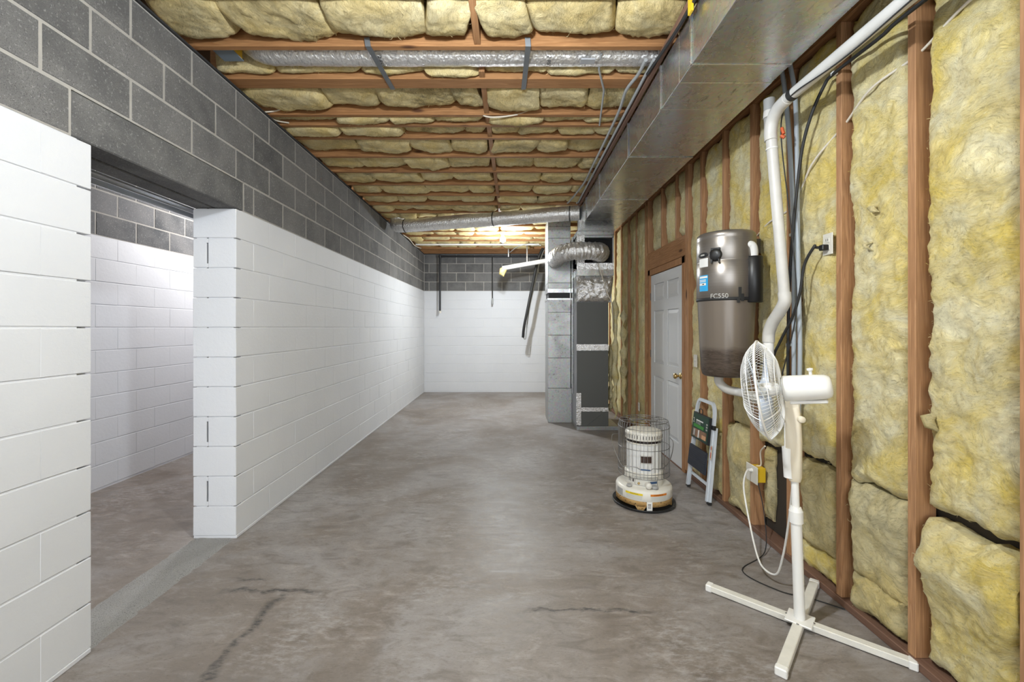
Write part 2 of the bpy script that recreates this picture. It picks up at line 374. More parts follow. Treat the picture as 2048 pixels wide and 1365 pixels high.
# ------------------------------------------------------------------ mesh builder
class MB:
    def __init__(self): self.v = []; self.f = []; self.sm = []

    def add(self, vs, fs, smooth=False):
        o = len(self.v); self.v += [tuple(p) for p in vs]
        self.f += [tuple(i + o for i in f) for f in fs]; self.sm += [smooth] * len(fs)
        return self

    def box(self, x0, x1, y0, y1, z0, z1, c=0.0, mat=None):
        if c <= 0:
            vs = [(x, y, z) for x in (x0, x1) for y in (y0, y1) for z in (z0, z1)]
            fs = [(0, 1, 3, 2), (4, 6, 7, 5), (0, 4, 5, 1), (2, 3, 7, 6), (0, 2, 6, 4), (1, 5, 7, 3)]
        else:
            X, Y, Z = (x0, x1), (y0, y1), (z0, z1); vs = []; ix = {}
            for i in (0, 1):
                for j in (0, 1):
                    for k in (0, 1):
                        s = (1 - 2 * i, 1 - 2 * j, 1 - 2 * k); q = (X[i], Y[j], Z[k])
                        for a in range(3):
                            ix[i, j, k, a] = len(vs)
                            vs.append(tuple(q[d] + (0 if d == a else s[d] * c) for d in range(3)))
            fs = []
            for a in range(3):
                b_, d_ = (a + 1) % 3, (a + 2) % 3
                for s in (0, 1):
                    loop = []
                    for bb, dd in ((0, 0), (1, 0), (1, 1), (0, 1)):
                        key = [0, 0, 0]; key[a] = s; key[b_] = bb; key[d_] = dd
                        loop.append(ix[(*key, a)])
                    fs.append(tuple(loop if s else loop[::-1]))
                for bb in (0, 1):
                    for dd in (0, 1):
                        k0 = [0, 0, 0]; k0[b_] = bb; k0[d_] = dd; k1 = list(k0); k1[a] = 1
                        q = (ix[(*k0, b_)], ix[(*k1, b_)], ix[(*k1, d_)], ix[(*k0, d_)])
                        fs.append(q if (bb ^ dd) == 0 else q[::-1])
            for i in (0, 1):
                for j in (0, 1):
                    for k in (0, 1):
                        t = (ix[i, j, k, 0], ix[i, j, k, 1], ix[i, j, k, 2])
                        fs.append(t if (i + j + k) % 2 == 1 else t[::-1])
        if mat is not None: vs = [tuple(mat @ Vector(p)) for p in vs]
        return self.add(vs, fs)

    def tube(self, pts, r, n=10, cap=True, smooth=True, rfun=None):
        pts = [Vector(p) for p in pts]; rings = []
        t0 = (pts[1] - pts[0]).normalized()
        up = Vector((0, 0, 1)) if abs(t0.z) < 0.9 else Vector((1, 0, 0))
        a = t0.cross(up).normalized()
        vs = []
        for i, p in enumerate(pts):
            if i == 0: t = pts[1] - pts[0]
            elif i == len(pts) - 1: t = pts[-1] - pts[-2]
            else: t = (pts[i + 1] - pts[i]).normalized() + (pts[i] - pts[i - 1]).normalized()
            t.normalize()
            a = (a - t * a.dot(t)).normalized(); b = t.cross(a)
            rr = r[i] if isinstance(r, (list, tuple)) else r
            for k in range(n):
                an = 2 * math.pi * k / n
                q = rr if rfun is None else rr * rfun(i, k)
                vs.append(p + (a * math.cos(an) + b * math.sin(an)) * q)
        m = len(pts)
        fs = [(i * n + k, i * n + (k + 1) % n, (i + 1) * n + (k + 1) % n, (i + 1) * n + k) for i in range(m - 1) for k in range(n)]
        self.add(vs, fs, smooth)
        if cap:
            self.add(vs[:n], [tuple(range(n - 1, -1, -1))]); self.add(vs[-n:], [tuple(range(n))])
        return self

    def lathe(self, prof, n=32, c=(0, 0, 0), M_=None, smooth=True, a0=0.0, a1=None, caps=True):
        full = a1 is None; a1 = a0 + 2 * math.pi if full else a1
        cols = n if full else n + 1
        vs = []
        for (r, z) in prof:
            for k in range(cols):
                an = a0 + (a1 - a0) * k / n
                p = Vector((r * math.cos(an), r * math.sin(an), z))
                if M_ is not None: p = M_ @ p
                vs.append(p + Vector(c))
        fs = []
        for i in range(len(prof) - 1):
            for k in range(n):
                k2 = (k + 1) % cols
                fs.append((i * cols + k, i * cols + k2, (i + 1) * cols + k2, (i + 1) * cols + k))
        self.add(vs, fs, smooth)
        if full and caps:
            if prof[0][0] > 1e-6: self.add(vs[:cols], [tuple(range(cols - 1, -1, -1))])
            if prof[-1][0] > 1e-6: self.add(vs[-cols:], [tuple(range(cols))])
        return self

    def cyl(self, p0, p1, r, n=16, smooth=True): return self.tube([p0, p1], r, n, True, smooth)

    def poly(self, pts, thick):
        """flat polygon extruded by vector thick"""
        t = Vector(thick); n = len(pts); a = [Vector(p) for p in pts]
        vs = a + [p + t for p in a]
        return self.add(vs, [tuple(range(n - 1, -1, -1)), tuple(range(n, 2 * n))] + [(i, (i + 1) % n, n + (i + 1) % n, n + i) for i in range(n)])

    def build(self, name, mat, parent=None, local=False, label=None, origin=True):
        me = bpy.data.meshes.new(name)
        vs = self.v; loc = Vector((0, 0, 0))
        if origin and not local and vs:
            lo = [min(p[i] for p in vs) for i in range(3)]; hi = [max(p[i] for p in vs) for i in range(3)]
            loc = Vector(((lo[0] + hi[0]) / 2, (lo[1] + hi[1]) / 2, lo[2]))
            vs = [(p[0] - loc.x, p[1] - loc.y, p[2] - loc.z) for p in vs]
        me.from_pydata([tuple(p) for p in vs], [], self.f)
        if any(self.sm): me.polygons.foreach_set('use_smooth', self.sm)
        me.materials.append(M[mat]); me.validate(); me.update()
        o = bpy.data.objects.new(name, me); COL.objects.link(o); o.location = loc
        if parent is not None: attach(o, parent, local)
        if label: o['label'] = label
        return o


def wm(o):
    m = o.matrix_basis.copy()
    if o.parent: m = wm(o.parent) @ o.matrix_parent_inverse @ m
    return m


def attach(o, parent, local=False):
    o.parent = parent
    o.matrix_parent_inverse = Matrix.Identity(4) if local else wm(parent).inverted()


def tag(o, label, cat=None, group=None, kind=None):
    o['label'] = label
    if cat: o['category'] = cat
    if group: o['group'] = group
    if kind: o['kind'] = kind
    return o


def empty(name, loc, label, cat, group=None, kind=None, rot=(0, 0, 0)):
    o = bpy.data.objects.new(name, None); COL.objects.link(o); o.location = loc; o.rotation_euler = rot
    o.empty_display_size = 0.1
    return tag(o, label, cat, group, kind)


def copy_part(src, loc, parent, name=None):
    c = src.copy(); COL.objects.link(c); c.parent = parent; c.matrix_parent_inverse = Matrix.Identity(4); c.location = loc
    return c


def spline(pts, n=8):
    """Catmull-Rom through points"""
    pts = [Vector(p) for p in pts]; out = []
    for i in range(len(pts) - 1):
        p0 = pts[i - 1] if i else pts[0] * 2 - pts[1]; p1, p2 = pts[i], pts[i + 1]
        p3 = pts[i + 2] if i + 2 < len(pts) else pts[-1] * 2 - pts[-2]
        for k in range(n):
            t = k / n
            out.append(0.5 * ((2 * p1) + (p2 - p0) * t + (2 * p0 - 5 * p1 + 4 * p2 - p3) * t * t + (3 * p1 - p0 - 3 * p2 + p3) * t ** 3))
    out.append(pts[-1]); return out


def text_mesh(name, body, size, mtx, mat, parent, bend=None, local=False, bold=False):
    cu = bpy.data.curves.new(name, 'FONT'); cu.body = body; cu.size = size; cu.align_x = 'CENTER'; cu.align_y = 'CENTER'
    cu.extrude = size * 0.01
    if bold: cu.offset = size * 0.02
    t = bpy.data.objects.new(name + '_c', cu); COL.objects.link(t)
    me = bpy.data.meshes.new_from_object(t); bpy.data.objects.remove(t)
    vs = [v.co.copy() for v in me.vertices]
    mb = MB(); mb.v = [tuple((mtx @ v) if bend is None else bend(v)) for v in vs]
    mb.f = [tuple(p.vertices) for p in me.polygons]; mb.sm = [False] * len(mb.f)
    return mb.build(name, mat, parent, local)


def tubething(name, pts, r, mat, label, cat, group=None, n=10, smooth=True, cap=True):
    o = MB().tube(pts, r, n, cap).build(name, mat); return tag(o, label, cat, group)


ZJ = 3.104           # underside of the ceiling joists
CH = 0.2032          # block course height
ZB = CAMZ - 7 * CH   # bottom of first course

# ------------------------------------------------------------------ floor
b = MB().box(-4.2, 2.2, -3.0, 9.9, -0.12, 0.0)
floor = b.build('floor', 'concrete_floor'); tag(floor, 'worn grey-brown concrete basement slab with cracks and pale mineral patches', 'floor', kind='structure')

# ------------------------------------------------------------------ left block wall
LA = 0.01172
wl = empty('wall_left', (-1.8474, 0, 0), 'long concrete block wall, white paint below bare grey courses, with a doorway', 'wall', kind='structure', rot=(0, 0, LA))
TH = 0.29
OY0, OY1 = 1.895, 2.909


def block_mesh(length, thick, height, c, seed, name):
    rnd = random.Random(seed)
    b = MB().box(-thick, 0, -length / 2, length / 2, 0, height, c)
    b.v = [(x + rnd.uniform(-.0012, .0012), y + rnd.uniform(-.0006, .0006), z + rnd.uniform(-.0012, .0012)) for x, y, z in b.v]
    me = bpy.data.meshes.new(name); me.from_pydata(b.v, [], b.f); me.update()
    return me


BM = {}


def get_block(length, thick, kind, var):
    key = (round(length, 3), round(thick, 3), kind, var)
    if key not in BM:
        if kind == 'white_paint': me = block_mesh(length + 0.0024, thick, CH - 0.007, 0.0028, hash(key[0]) % 97 + var, 'concrete_block')
        else: me = block_mesh(length - 0.014, thick, CH - 0.014, 0.002, var, 'concrete_block')
        me.materials.append(M[kind]); BM[key] = me
    return BM[key]


def add_block(parent, y0, y1, z0, thick, kind, place):
    me = get_block(y1 - y0, thick, kind, random.randrange(4))
    o = bpy.data.objects.new('concrete_block', me); COL.objects.link(o); o.parent = parent
    gap = 0.0035 if kind == 'white_paint' else 0.007
    place(o, (y0 + y1) / 2, z0 + gap)
    return o


def joints(lo, hi, phase):
    k = math.ceil((lo - phase) / 0.4064 - 1e-6); out = [lo]
    y = phase + k * 0.4064
    while y < hi - 0.03:
        if y > lo + 0.03: out.append(y)
        y += 0.4064
    return out + [hi]


def place_left(o, yc, z): o.location = (random.uniform(-0.0004, 0.0005) * (1 if z < ZB + 10.9 * CH else 3), yc, z)


YS = 1.0
pre = MB()
SLOT = {1, 3, 9}
for k in range(15):
    z0 = ZB + CH * k; kind = 'white_paint' if k < 11 else 'grey_block'
    ph = 2.909 if k % 2 == 0 else 2.909 - 0.2032
    if k < 11: spans = [(YS, OY0), (OY1, 9.5)]
    elif k == 11: spans = [(YS, 1.806), (2.994, 9.5)]
    else: spans = [(YS, 9.5)]
    for lo, hi in spans:
        js = joints(lo, hi, ph)
        for a, c in zip(js, js[1:]):
            if k in SLOT and abs(a - OY1) < 1e-4:
                s = MB(); y0, y1, zz0, zz1 = a, c - 0.004, z0 + 0.003, z0 + CH - 0.003
                s.box(-TH, -0.200, y0, y1, zz0, zz1, 0.003); s.box(-0.189, 0, y0, y1, zz0, zz1, 0.003)
                s.box(-0.2005, -0.1885, y0 + 0.0005, y1, zz0, zz0 + 0.028); s.box(-0.2005, -0.1885, y0 + 0.0005, y1, zz1 - 0.028, zz1)
                s.build('concrete_block', kind, wl, local=True)
                continue
            add_block(wl, a, c, z0, TH, kind, place_left)
    js = joints(-3.0, YS, ph)
    for a, c in zip(js, js[1:]):
        pre.box(-TH, 0, a + 0.003, c - 0.003, z0 + 0.004, z0 + CH - 0.004, 0.003)
pl = MB(); pg = MB()
for i, f in enumerate(pre.f): pass
# split the blocks behind the camera in painted and bare rows
vsplit = ZB + 11 * CH
lowf = [f for f in pre.f if pre.v[f[0]][2] < vsplit]; highf = [f for f in pre.f if pre.v[f[0]][2] >= vsplit]
pl.v = list(pre.v); pl.f = lowf; pl.sm = [False] * len(lowf)
pg.v = list(pre.v); pg.f = highf; pg.sm = [False] * len(highf)
o = pl.build('block_rows', 'white_paint', wl, local=True); o['kind'] = 'stuff'
o = pg.build('block_rows', 'grey_block', wl, local=True); o['kind'] = 'stuff'
zs = ZB + 11 * CH; zt = ZB + 15 * CH
c = MB(); c.box(-TH + .004, -.0035, -3, OY0 - .06, 0, zs); c.box(-TH + .004, -.0035, OY1 + .06, 9.5, 0, zs)
c.box(-TH + .02, -.02, OY0 - .07, OY0 - .006, 0, zs); c.box(-TH + .02, -.2, OY1 + .006, OY1 + .07, 0, zs); c.box(-.189, -.02, OY1 + .006, OY1 + .07, 0, zs)
for i, (y0, y1) in enumerate(((-3, OY0 - .002), (OY1 + .002, 9.5))): c.box(-TH + .001, 0.004, y0, y1, 0, ZB + 0.004, 0.003)
c.build('painted_mortar', 'white_paint', wl, local=True)
c = MB(); c.box(-TH + .003, -.0018, -3, 1.81, zs, zt); c.box(-TH + .003, -.0018, 2.99, 9.5, zs, zt); c.box(-TH + .003, -.0018, 1.80, 3.0, zs + CH - .004, zt)
c.build('mortar_joints', 'mortar', wl, local=True)
for x0, x1 in ((-0.143, 0.0), (-TH, -0.158)):
    MB().box(x0, x1, 1.812, 2.988, zs + 0.002, zs + CH - 0.006, 0.006).build('lintel', 'lintel_concrete', wl, local=True)
MB().box(-TH - 0.01, 0.012, -3.0, 9.5, zt, zt + 0.012).build('sill_seal', 'sill_seal', wl, local=True)
MB().box(-TH + 0.02, -0.02, -3.0, 9.5, zt + 0.012, ZJ - 0.001).build('sill_plate', 'wood_y', wl, local=True)
# rough concrete strip in the doorway
b = MB(); n = 40; vs = []; W = 6
for i in range(n + 1):
    for j in range(W + 1):
        x = -TH - 0.01 + (TH + 0.02) * j / W + (0.012 * noise.noise((i * .35, j * 5, 2)) if j in (0, W) else 0); y = OY0 - 0.3 + (OY1 - OY0 + 0.6) * i / n
        vs.append((x, y, (0.004 + 0.004 * noise.noise((x * 22, y * 22, 0))) if 0 < j < W else -0.003))
b.add(vs, [(i * (W + 1) + j, i * (W + 1) + j + 1, (i + 1) * (W + 1) + j + 1, (i + 1) * (W + 1) + j) for i in range(n) for j in range(W)], True)
o = b.build('threshold_strip', 'sill_concrete', None, local=True); o.parent = floor
o.matrix_parent_inverse = wm(floor).inverted() @ wm(wl)

# rail behind the lintel
t = MB(); y0, y1 = 1.5, 3.6
t.box(-2.245, -2.178, y0, y1, zs - 0.006, zs + 0.004); t.box(-2.25, -2.242, y0, y1, zs - 0.045, zs + 0.004, .001); t.box(-2.205, -2.198, y0, y1, zs - 0.026, zs + 0.0)
o = t.build('door_rail', 'track_alu'); tag(o, 'shiny aluminium rail running along the back of the doorway lintel', 'rail')
for v_ in o.data.vertices: v_.co.x -= LA * (v_.co.y)

# ------------------------------------------------------------------ back wall
wb = empty('wall_back', (0, 9.5, 0), 'far concrete block wall painted white below four bare grey courses', 'wall', kind='structure')


def place_back(o, xc, z): o.location = (xc, random.uniform(-.001, .0008), z); o.rotation_euler = (0, 0, -math.pi / 2)


for k in range(15):
    z0 = ZB + CH * k; kind = 'white_paint' if k < 11 else 'grey_block'
    ph = -0.222 if k % 2 == 1 else -0.222 + 0.2032
    js = joints(-1.955, 2.0, ph)
    for a, c in zip(js, js[1:]): add_block(wb, a, c, z0, 0.2, kind, place_back)
MB().box(-2.3, 2.0, 9.5035, 9.68, 0, zs).build('painted_mortar', 'white_paint', wb)
MB().box(-2.3, 2.0, 9.5018, 9.68, zs, zt).build('mortar_joints', 'mortar', wb)
MB().box(-2.3, 2.0, 9.45, 9.6, zt, zt + .012).build('sill_seal', 'sill_seal', wb)
MB().box(-2.3, 2.0, 9.52, 9.66, zt + .012, ZJ).build('sill_plate', 'wood_x', wb)
MB().box(-2.3, 2.0, 9.60, 9.66, ZJ, ZJ + .24).build('rim_board', 'wood_x', wb)

# ------------------------------------------------------------------ side room wall seen through the doorway
ws = empty('wall_side_room', (-3.65, 0, 0), 'block wall of the side room seen through the doorway', 'wall', kind='structure')


def place_side(o, yc, z): o.location = (random.uniform(-.001, .001), yc, z)


for k in range(15):
    z0 = ZB + CH * k; kind = 'white_paint' if k < 11 else 'side_block'
    ph = 4.146 if k % 2 == 1 else 3.95
    js = joints(2.9, 5.7, ph)
    for a, c in zip(js, js[1:]): add_block(ws, a, c, z0, 0.2, kind, place_side)
MB().box(-3.85, -3.6535, 0.5, 7.0, 0, zs).build('painted_mortar', 'white_paint', ws)
MB().box(-3.85, -3.652, 0.5, 7.0, zs, ZJ).build('mortar_joints', 'mortar', ws)
e = MB(); e.box(-3.85, -2.1, 6.9, 7.0, 0, ZJ)
tag(e.build('wall_side_room_end', 'white_paint'), 'white end wall of the side room hidden past the doorway', 'wall', kind='structure')

# ------------------------------------------------------------------ ceiling
ce = empty('ceiling', (0, 3, ZJ), 'open joist ceiling stuffed with yellow fibreglass batts', 'ceiling', kind='structure')
MB().box(-4.2, 2.2, -3.0, 9.9, ZJ + 0.24, ZJ + 0.27).build('subfloor', 'subfloor', ce)
MB().box(-4.2, -2.2, -3.0, 9.9, ZJ + 0.0, ZJ + 0.03).build('side_room_deck', 'subfloor', ce)
XL, XR = -2.02, 1.80
jl = []
for k in range(-9, 17):
    y1 = 2.56 + 0.4064 * k
    if k == 1: jl.append((y1 - 0.112, y1))
    else: jl.append((y1 - 0.038, y1))
jl.append((3.505, 3.543))
jl.sort()
jmesh = {}
for (y0, y1) in jl:
    th = round(y1 - y0, 3)
    if th not in jmesh:
        bb = MB().box(XL, XR, 0, th, 0, 0.236, 0.002)
        me = bpy.data.meshes.new('joist'); me.from_pydata(bb.v, [], bb.f); me.materials.append(M['wood_x']); jmesh[th] = me
    o = bpy.data.objects.new('joist', jmesh[th]); COL.objects.link(o); o.location = (0, y0, ZJ); attach(o, ce)


def ceil_batt(x0, x1, y0, y1, base, amp, seed, fine):
    rowseed = y0 * 7.7
    nx = max(6, int((x1 - x0) / fine)); ny = max(8, int((y1 - y0) / fine)); b = MB(); vs = []
    rnd = random.Random(seed); sk = rnd.uniform(-.16, .16); cr = rnd.uniform(.10, .42); scal = rnd.uniform(.45, 1.15); ph = rnd.uniform(0, 50)
    for j in range(ny + 1):
        v = j / ny
        for i in range(nx + 1):
            u = i / nx
            x = x0 + (x1 - x0) * u; y = y0 + (y1 - y0) * v
            eu = abs(2 * u - 1); ev = abs(2 * v - 1)
            sag = (1 - cr * max(0.0, (eu - .84) / .16) ** 1.5) * (1 - (0.26 + .16 * noise.noise((x * 3.1, seed * .01, 8)) + scal * eu ** 2.4) * ev ** 4)
            z = ZJ + base + 0.105 - amp * sag + (v ** 9) * 0.085 * (1 - abs(noise.noise((x * 2.3, rowseed, 3)))) ** 6
            q = Vector((x * 4.2, y * 4.2, ph)); z += 0.024 * noise.noise(q)
            q = Vector((x * 13, y * 13, ph)); z += 0.006 * noise.noise(q)
            q = Vector((x * 38, y * 38, ph)); z += 0.0045 * noise.noise(q)
            if fine < 0.02:
                q = Vector((x * 90, y * 90, ph)); z += 0.004 * noise.noise(q)
            z += (v ** 7) * (0.020 * noise.noise((x * 19, ph, 6)) + 0.014 * noise.noise((x * 55, ph, 2)) + 0.010 * noise.noise((x * 130, ph, 4)))
            xx = x + sk * (v - .5) * (1 - eu * .0) * .6 + 0.012 * noise.noise((y * 9, x * 2, ph))
            vs.append((xx, y, z))
    W = nx + 1
    fs = [(j * W + i, (j + 1) * W + i, (j + 1) * W + i + 1, j * W + i + 1) for j in range(ny) for i in range(nx)]
    b.add(vs, fs, True)
    rim = [i for i in range(W)] + [j * W + nx for j in range(1, ny + 1)] + [ny * W + i for i in range(nx - 1, -1, -1)] + [j * W for j in range(ny - 1, 0, -1)]
    top = [(vs[i][0], vs[i][1], ZJ + 0.235) for i in rim]; n = len(rim)
    b.add([vs[i] for i in rim] + top, [(k, (k + 1) % n, n + (k + 1) % n, n + k) for k in range(n)])
    return b.build('insulation_batt', 'ceiling_wool', ce)


BLX = -0.205
seed = 100
for (a, c) in zip(jl, jl[1:]):
    y0, y1 = a[1] + 0.003, c[0] - 0.003
    if y1 - y0 < 0.08: continue
    near = 1.6 < y0 < 4.2
    fine = 0.016 if near else (0.026 if 4.2 <= y0 < 7 else 0.034)
    flex = abs((y0 + y1) / 2 - 2.70) < 0.15
    if flex: y0 = 2.776
    for (xa, xb) in ((-1.93, BLX - 0.022), (BLX + 0.022, 1.79)):
        x = xa
        while x < xb - 0.05:
            wd = random.uniform(0.24, 0.58)
            if xb - x - wd < 0.16: wd = xb - x
            seed += 1
            ceil_batt(x, x + wd, y0, y1, (0.012 if flex else random.uniform(-0.006, 0.014)), random.uniform(0.088, 0.120), seed, fine)
            x += wd
    # blocking between joists
    bx = BLX + 0.008 * (y0 - 2)
    y0 = a[1] + .003
    MB().box(bx - 0.019, bx + 0.019, (2.785 if flex else y0 - .001), y1 + .001, ZJ + 0.008, ZJ + 0.20, .0015).build('blocking', 'wood_y', ce)

def fibres(batts, normal, per, name, mat, parent, lmin=.012, lmax=.04, wdt=.0011, seed=5, lift=.006):
    """short loose glass fibres lying on the batts, one joined part"""
    rnd = random.Random(seed); vs = []; fs = []; nv = Vector(normal)
    ta = Vector((0, 1, 0)) if abs(nv.y) < .5 else Vector((1, 0, 0)); tb = nv.cross(ta)
    for o in batts:
        co = [v.co for v in o.data.vertices]; loc = wm(o).translation
        for _ in range(int(per * len(co))):
            p = rnd.choice(co) + loc + Vector((rnd.uniform(-.006, .006), rnd.uniform(-.006, .006), rnd.uniform(-.006, .006)))
            a_ = rnd.uniform(0, 6.283); L_ = rnd.uniform(lmin, lmax)
            t = ta * math.cos(a_) + tb * math.sin(a_); s_ = (t.cross(nv) + nv * rnd.uniform(-.8, .8)).normalized() * wdt * rnd.uniform(.6, 1.5)
            h = rnd.uniform(.2, 1.0) * lift; k_ = s_ * rnd.uniform(-6, 6)
            q = [p - nv * .003, p + t * L_ * .4 + nv * h + k_, p + t * L_ * .75 + nv * h * 1.1 + k_, p + t * L_ + nv * h * rnd.uniform(-.4, 1.6)]
            n0 = len(vs)
            vs += [q[0] - s_, q[0] + s_, q[1] - s_, q[1] + s_, q[2] - s_ * .7, q[2] + s_ * .7, q[3]]
            fs += [(n0, n0 + 1, n0 + 3, n0 + 2), (n0 + 2, n0 + 3, n0 + 5, n0 + 4), (n0 + 4, n0 + 5, n0 + 6)]
    o = MB().add(vs, fs).build(name, mat, parent); o['kind'] = 'stuff'
    return o


cb_ = [o for o in ce.children if o.name.startswith('insulation_batt') and 1.6 < wm(o).translation.y < 4.6]
fibres(cb_, (0, 0, -1), .07, 'loose_fibres', 'ceiling_wool', ce, seed=3, lmax=.028, wdt=.0008)

# ------------------------------------------------------------------ right stud wall
XW = 1.708
wr = empty('wall_right', (XW, 3, 0), 'open stud wall filled with yellow fibreglass insulation', 'wall', kind='structure')
MB().box(XW + 0.105, XW + 0.13, -3, 4.16, 0, ZJ + .2).build('sheathing', 'sheathing', wr)
MB().box(XW + 0.105, XW + 0.13, 5.40, 9.5, 0, ZJ + .2).build('sheathing', 'sheathing', wr)
MB().box(XW + 0.105, XW + 0.13, 4.16, 5.40, 2.15, ZJ + .2).build('sheathing', 'sheathing', wr)
MB().box(XW + 0.25, XW + 0.28, 4.0, 5.6, 0, 2.3).build('dark_beyond', 'sheathing', wr)
STUDS = [1.806 + 0.4064 * k for k in range(-11, 6)] + [5.455, 5.862, 6.268, 6.675, 7.08, 7.49, 7.89, 8.30, 8.71, 9.11]


def stud(y0, y1, z0=0.038, z1=ZJ - 0.076, dx=0.0, mat='wood_z'):
    return MB().box(XW + dx, XW + 0.089, y0, y1, z0, z1, 0.002).build('stud', mat, wr)


for y in STUDS: stud(y, y + 0.037)
MB().box(XW - 0.008, XW + 0.10, -3, 4.13, 0.0, 0.038, .003).build('bottom_plate', 'wood_plate', wr)
MB().box(XW - 0.008, XW + 0.10, 5.42, 9.5, 0.0, 0.038, .003).build('bottom_plate', 'wood_plate', wr)
MB().box(XW, XW + 0.10, -3, 9.5, ZJ - 0.075, ZJ - 0.038, .002).build('top_plate', 'wood_y', wr)
MB().box(XW, XW + 0.10, -3, 9.5, ZJ - 0.037, ZJ - 0.001, .002).build('top_plate', 'wood_y', wr)
# door framing
DY0, DY1 = 4.265, 5.30
for y in (DY0 - 0.135, DY0 - 0.092, DY1 + 0.055): stud(y, y + 0.037)
MB().box(XW, XW + .089, DY0 - .05, DY1 + .05, 2.155, 2.36, .002).build('header', 'wood_y', wr)
for y in (4.43, 4.86): stud(y, y + .037, 2.362)


def wall_batt(y0, y1, z0, z1, seed, mat='wall_wool', bulge=0.0, edge=0.05, fine=0.016, topbulge=0.0, ragged=0.02, hollow=0.0):
    ny = max(8, int((y1 - y0) / fine)); nz = max(6, int((z1 - z0) / fine)); rnd = random.Random(seed); ph = rnd.uniform(0, 60)
    vs = []
    for j in range(nz + 1):
        w_ = j / nz
        for i in range(ny + 1):
            u = i / ny
            z = z0 + (z1 - z0) * w_
            in0 = ragged * (0.4 + noise.noise((z * 5, ph, 1)) + .4 * noise.noise((z * 22, ph, 4)))
            in1 = ragged * (0.5 + noise.noise((z * 4, ph, 7)) + .4 * noise.noise((z * 25, ph, 9)))
            ya, yb = y0 + max(0, in0), y1 - max(0, in1)
            y = ya + (yb - ya) * u
            zz = z + (0.025 * noise.noise((y * 9, ph, 3)) + .012 * noise.noise((y * 30, ph, 5))) * (abs(2 * w_ - 1) ** 4)
            e = abs(2 * u - 1) ** 7; dz = min((z - z0), (z1 - z)); ez = max(0.0, 1 - dz / 0.05) ** 2
            d = 0.014 - bulge + max(e * edge, ez * 0.035) - topbulge * max(0, 1 - abs(w_ - .72) / .35)
            d += 0.022 * noise.noise((y * 4, z * 3, ph)) + 0.011 * noise.noise((y * 14, z * 12, ph)) + 0.006 * noise.noise((y * 42, z * 36, ph))
            if fine < 0.018: d += 0.0035 * noise.noise((y * 100, z * 90, ph))
            vs.append((XW + min(d + hollow, 0.088), y, zz))
    W = ny + 1; b = MB()
    b.add(vs, [(j * W + i, j * W + i + 1, (j + 1) * W + i + 1, (j + 1) * W + i) for j in range(nz) for i in range(ny)][:], True)
    b.f = [f[::-1] for f in b.f]
    rim = [i for i in range(W)] + [j * W + ny for j in range(1, nz + 1)] + [nz * W + i for i in range(ny - 1, -1, -1)] + [j * W for j in range(nz - 1, 0, -1)]
    n = len(rim)
    b.add([vs[i] for i in rim] + [(XW + 0.10, vs[i][1], vs[i][2]) for i in rim], [(k, n + k, n + (k + 1) % n, (k + 1) % n) for k in range(n)])
    return b.build('insulation_batt', mat, wr)


ZT = ZJ - 0.08
for k in range(-11, 0):
    y0 = 1.806 + 0.4064 * (k - 1) + .038; fine = 0.03 if k < -1 else 0.02
    wall_batt(y0, y0 + .366, 0.045, ZT, 500 + k, fine=fine)
B = lambda k: (1.806 + 0.4064 * (k - 1) + .0385, 1.806 + 0.4064 * k - .0015)
y0, y1 = B(0)                                     # nearest bay in view
wall_batt(y0, y1, 0.69, ZT, 601, fine=0.011, edge=0.06, ragged=0.028)
wall_batt(y0, y1, 0.05, 0.645, 602, fine=0.011, bulge=0.004, topbulge=0.055, ragged=0.02)
y0, y1 = B(1)
wall_batt(y0, y1, 0.675, ZT, 603, fine=0.011, edge=0.05)
wall_batt(y0, y1, 0.20, 0.668, 604, fine=0.011, mat='old_wool', bulge=-0.004, topbulge=0.02, ragged=.03)
wall_batt(y0, y1 - .02, 0.042, 0.215, 605, fine=0.011, mat='old_wool', bulge=0.012, ragged=.05)
y0, y1 = B(2)
wall_batt(y0, y1, 0.69, ZT, 606, fine=0.013, edge=0.05)
wall_batt(y0, y1, 0.17, 0.655, 607, fine=0.013, mat='old_wool', bulge=-0.008, topbulge=0.02, ragged=.03)
wall_batt(y0, y1, 0.042, 0.175, 608, fine=0.013, mat='wall_wool', bulge=0.0)
y0, y1 = B(3)
wall_batt(y0, y1, 0.65, ZT, 609, fine=0.015, edge=0.05, ragged=.03)
wall_batt(y0 + .25, y1, 0.10, 0.60, 610, fine=0.015, mat='old_wool', hollow=0.05)
y0, y1 = B(4)
wall_batt(y0, y1, 0.92, ZT, 611, fine=0.016, edge=0.05)
wall_batt(y0, y1, 0.68, 0.93, 612, fine=0.014, mat='old_wool', hollow=0.025, ragged=.03)
wall_batt(y0, y1, 0.045, 0.69, 613, fine=0.016, bulge=0.012, mat='old_wool', topbulge=0.02, ragged=.03)
y0, y1 = B(5)
wall_batt(y0, y1, 0.55, ZT, 614, fine=0.018, edge=0.05, ragged=.04)
wall_batt(y0, y1, 0.045, 0.55, 615, fine=0.018, mat='old_wool', ragged=.04)
wall_batt(3.88, 4.125, 0.65, ZT, 616, fine=0.02, ragged=.05, mat='old_wool')
wall_batt(3.88, 4.125, 0.05, 0.66, 617, fine=0.02, ragged=.03, mat='old_wool')
wall_batt(4.22, 4.428, 2.37, ZT, 618, fine=0.02, ragged=.06, mat='old_wool')
wall_batt(4.47, 4.858, 2.37, ZT, 619, fine=0.02, ragged=.07, mat='old_wool')
wall_batt(4.90, 5.31, 2.37, ZT, 620, fine=0.02, ragged=.08, mat='old_wool')
sy = [5.355 + .037, 5.455, 5.862, 6.268, 6.675, 7.08, 7.49, 7.89, 8.30, 8.71, 9.11, 9.5]
wall_batt(5.395, 5.453, 0.045, ZT, 621, fine=0.02, mat='old_wool')
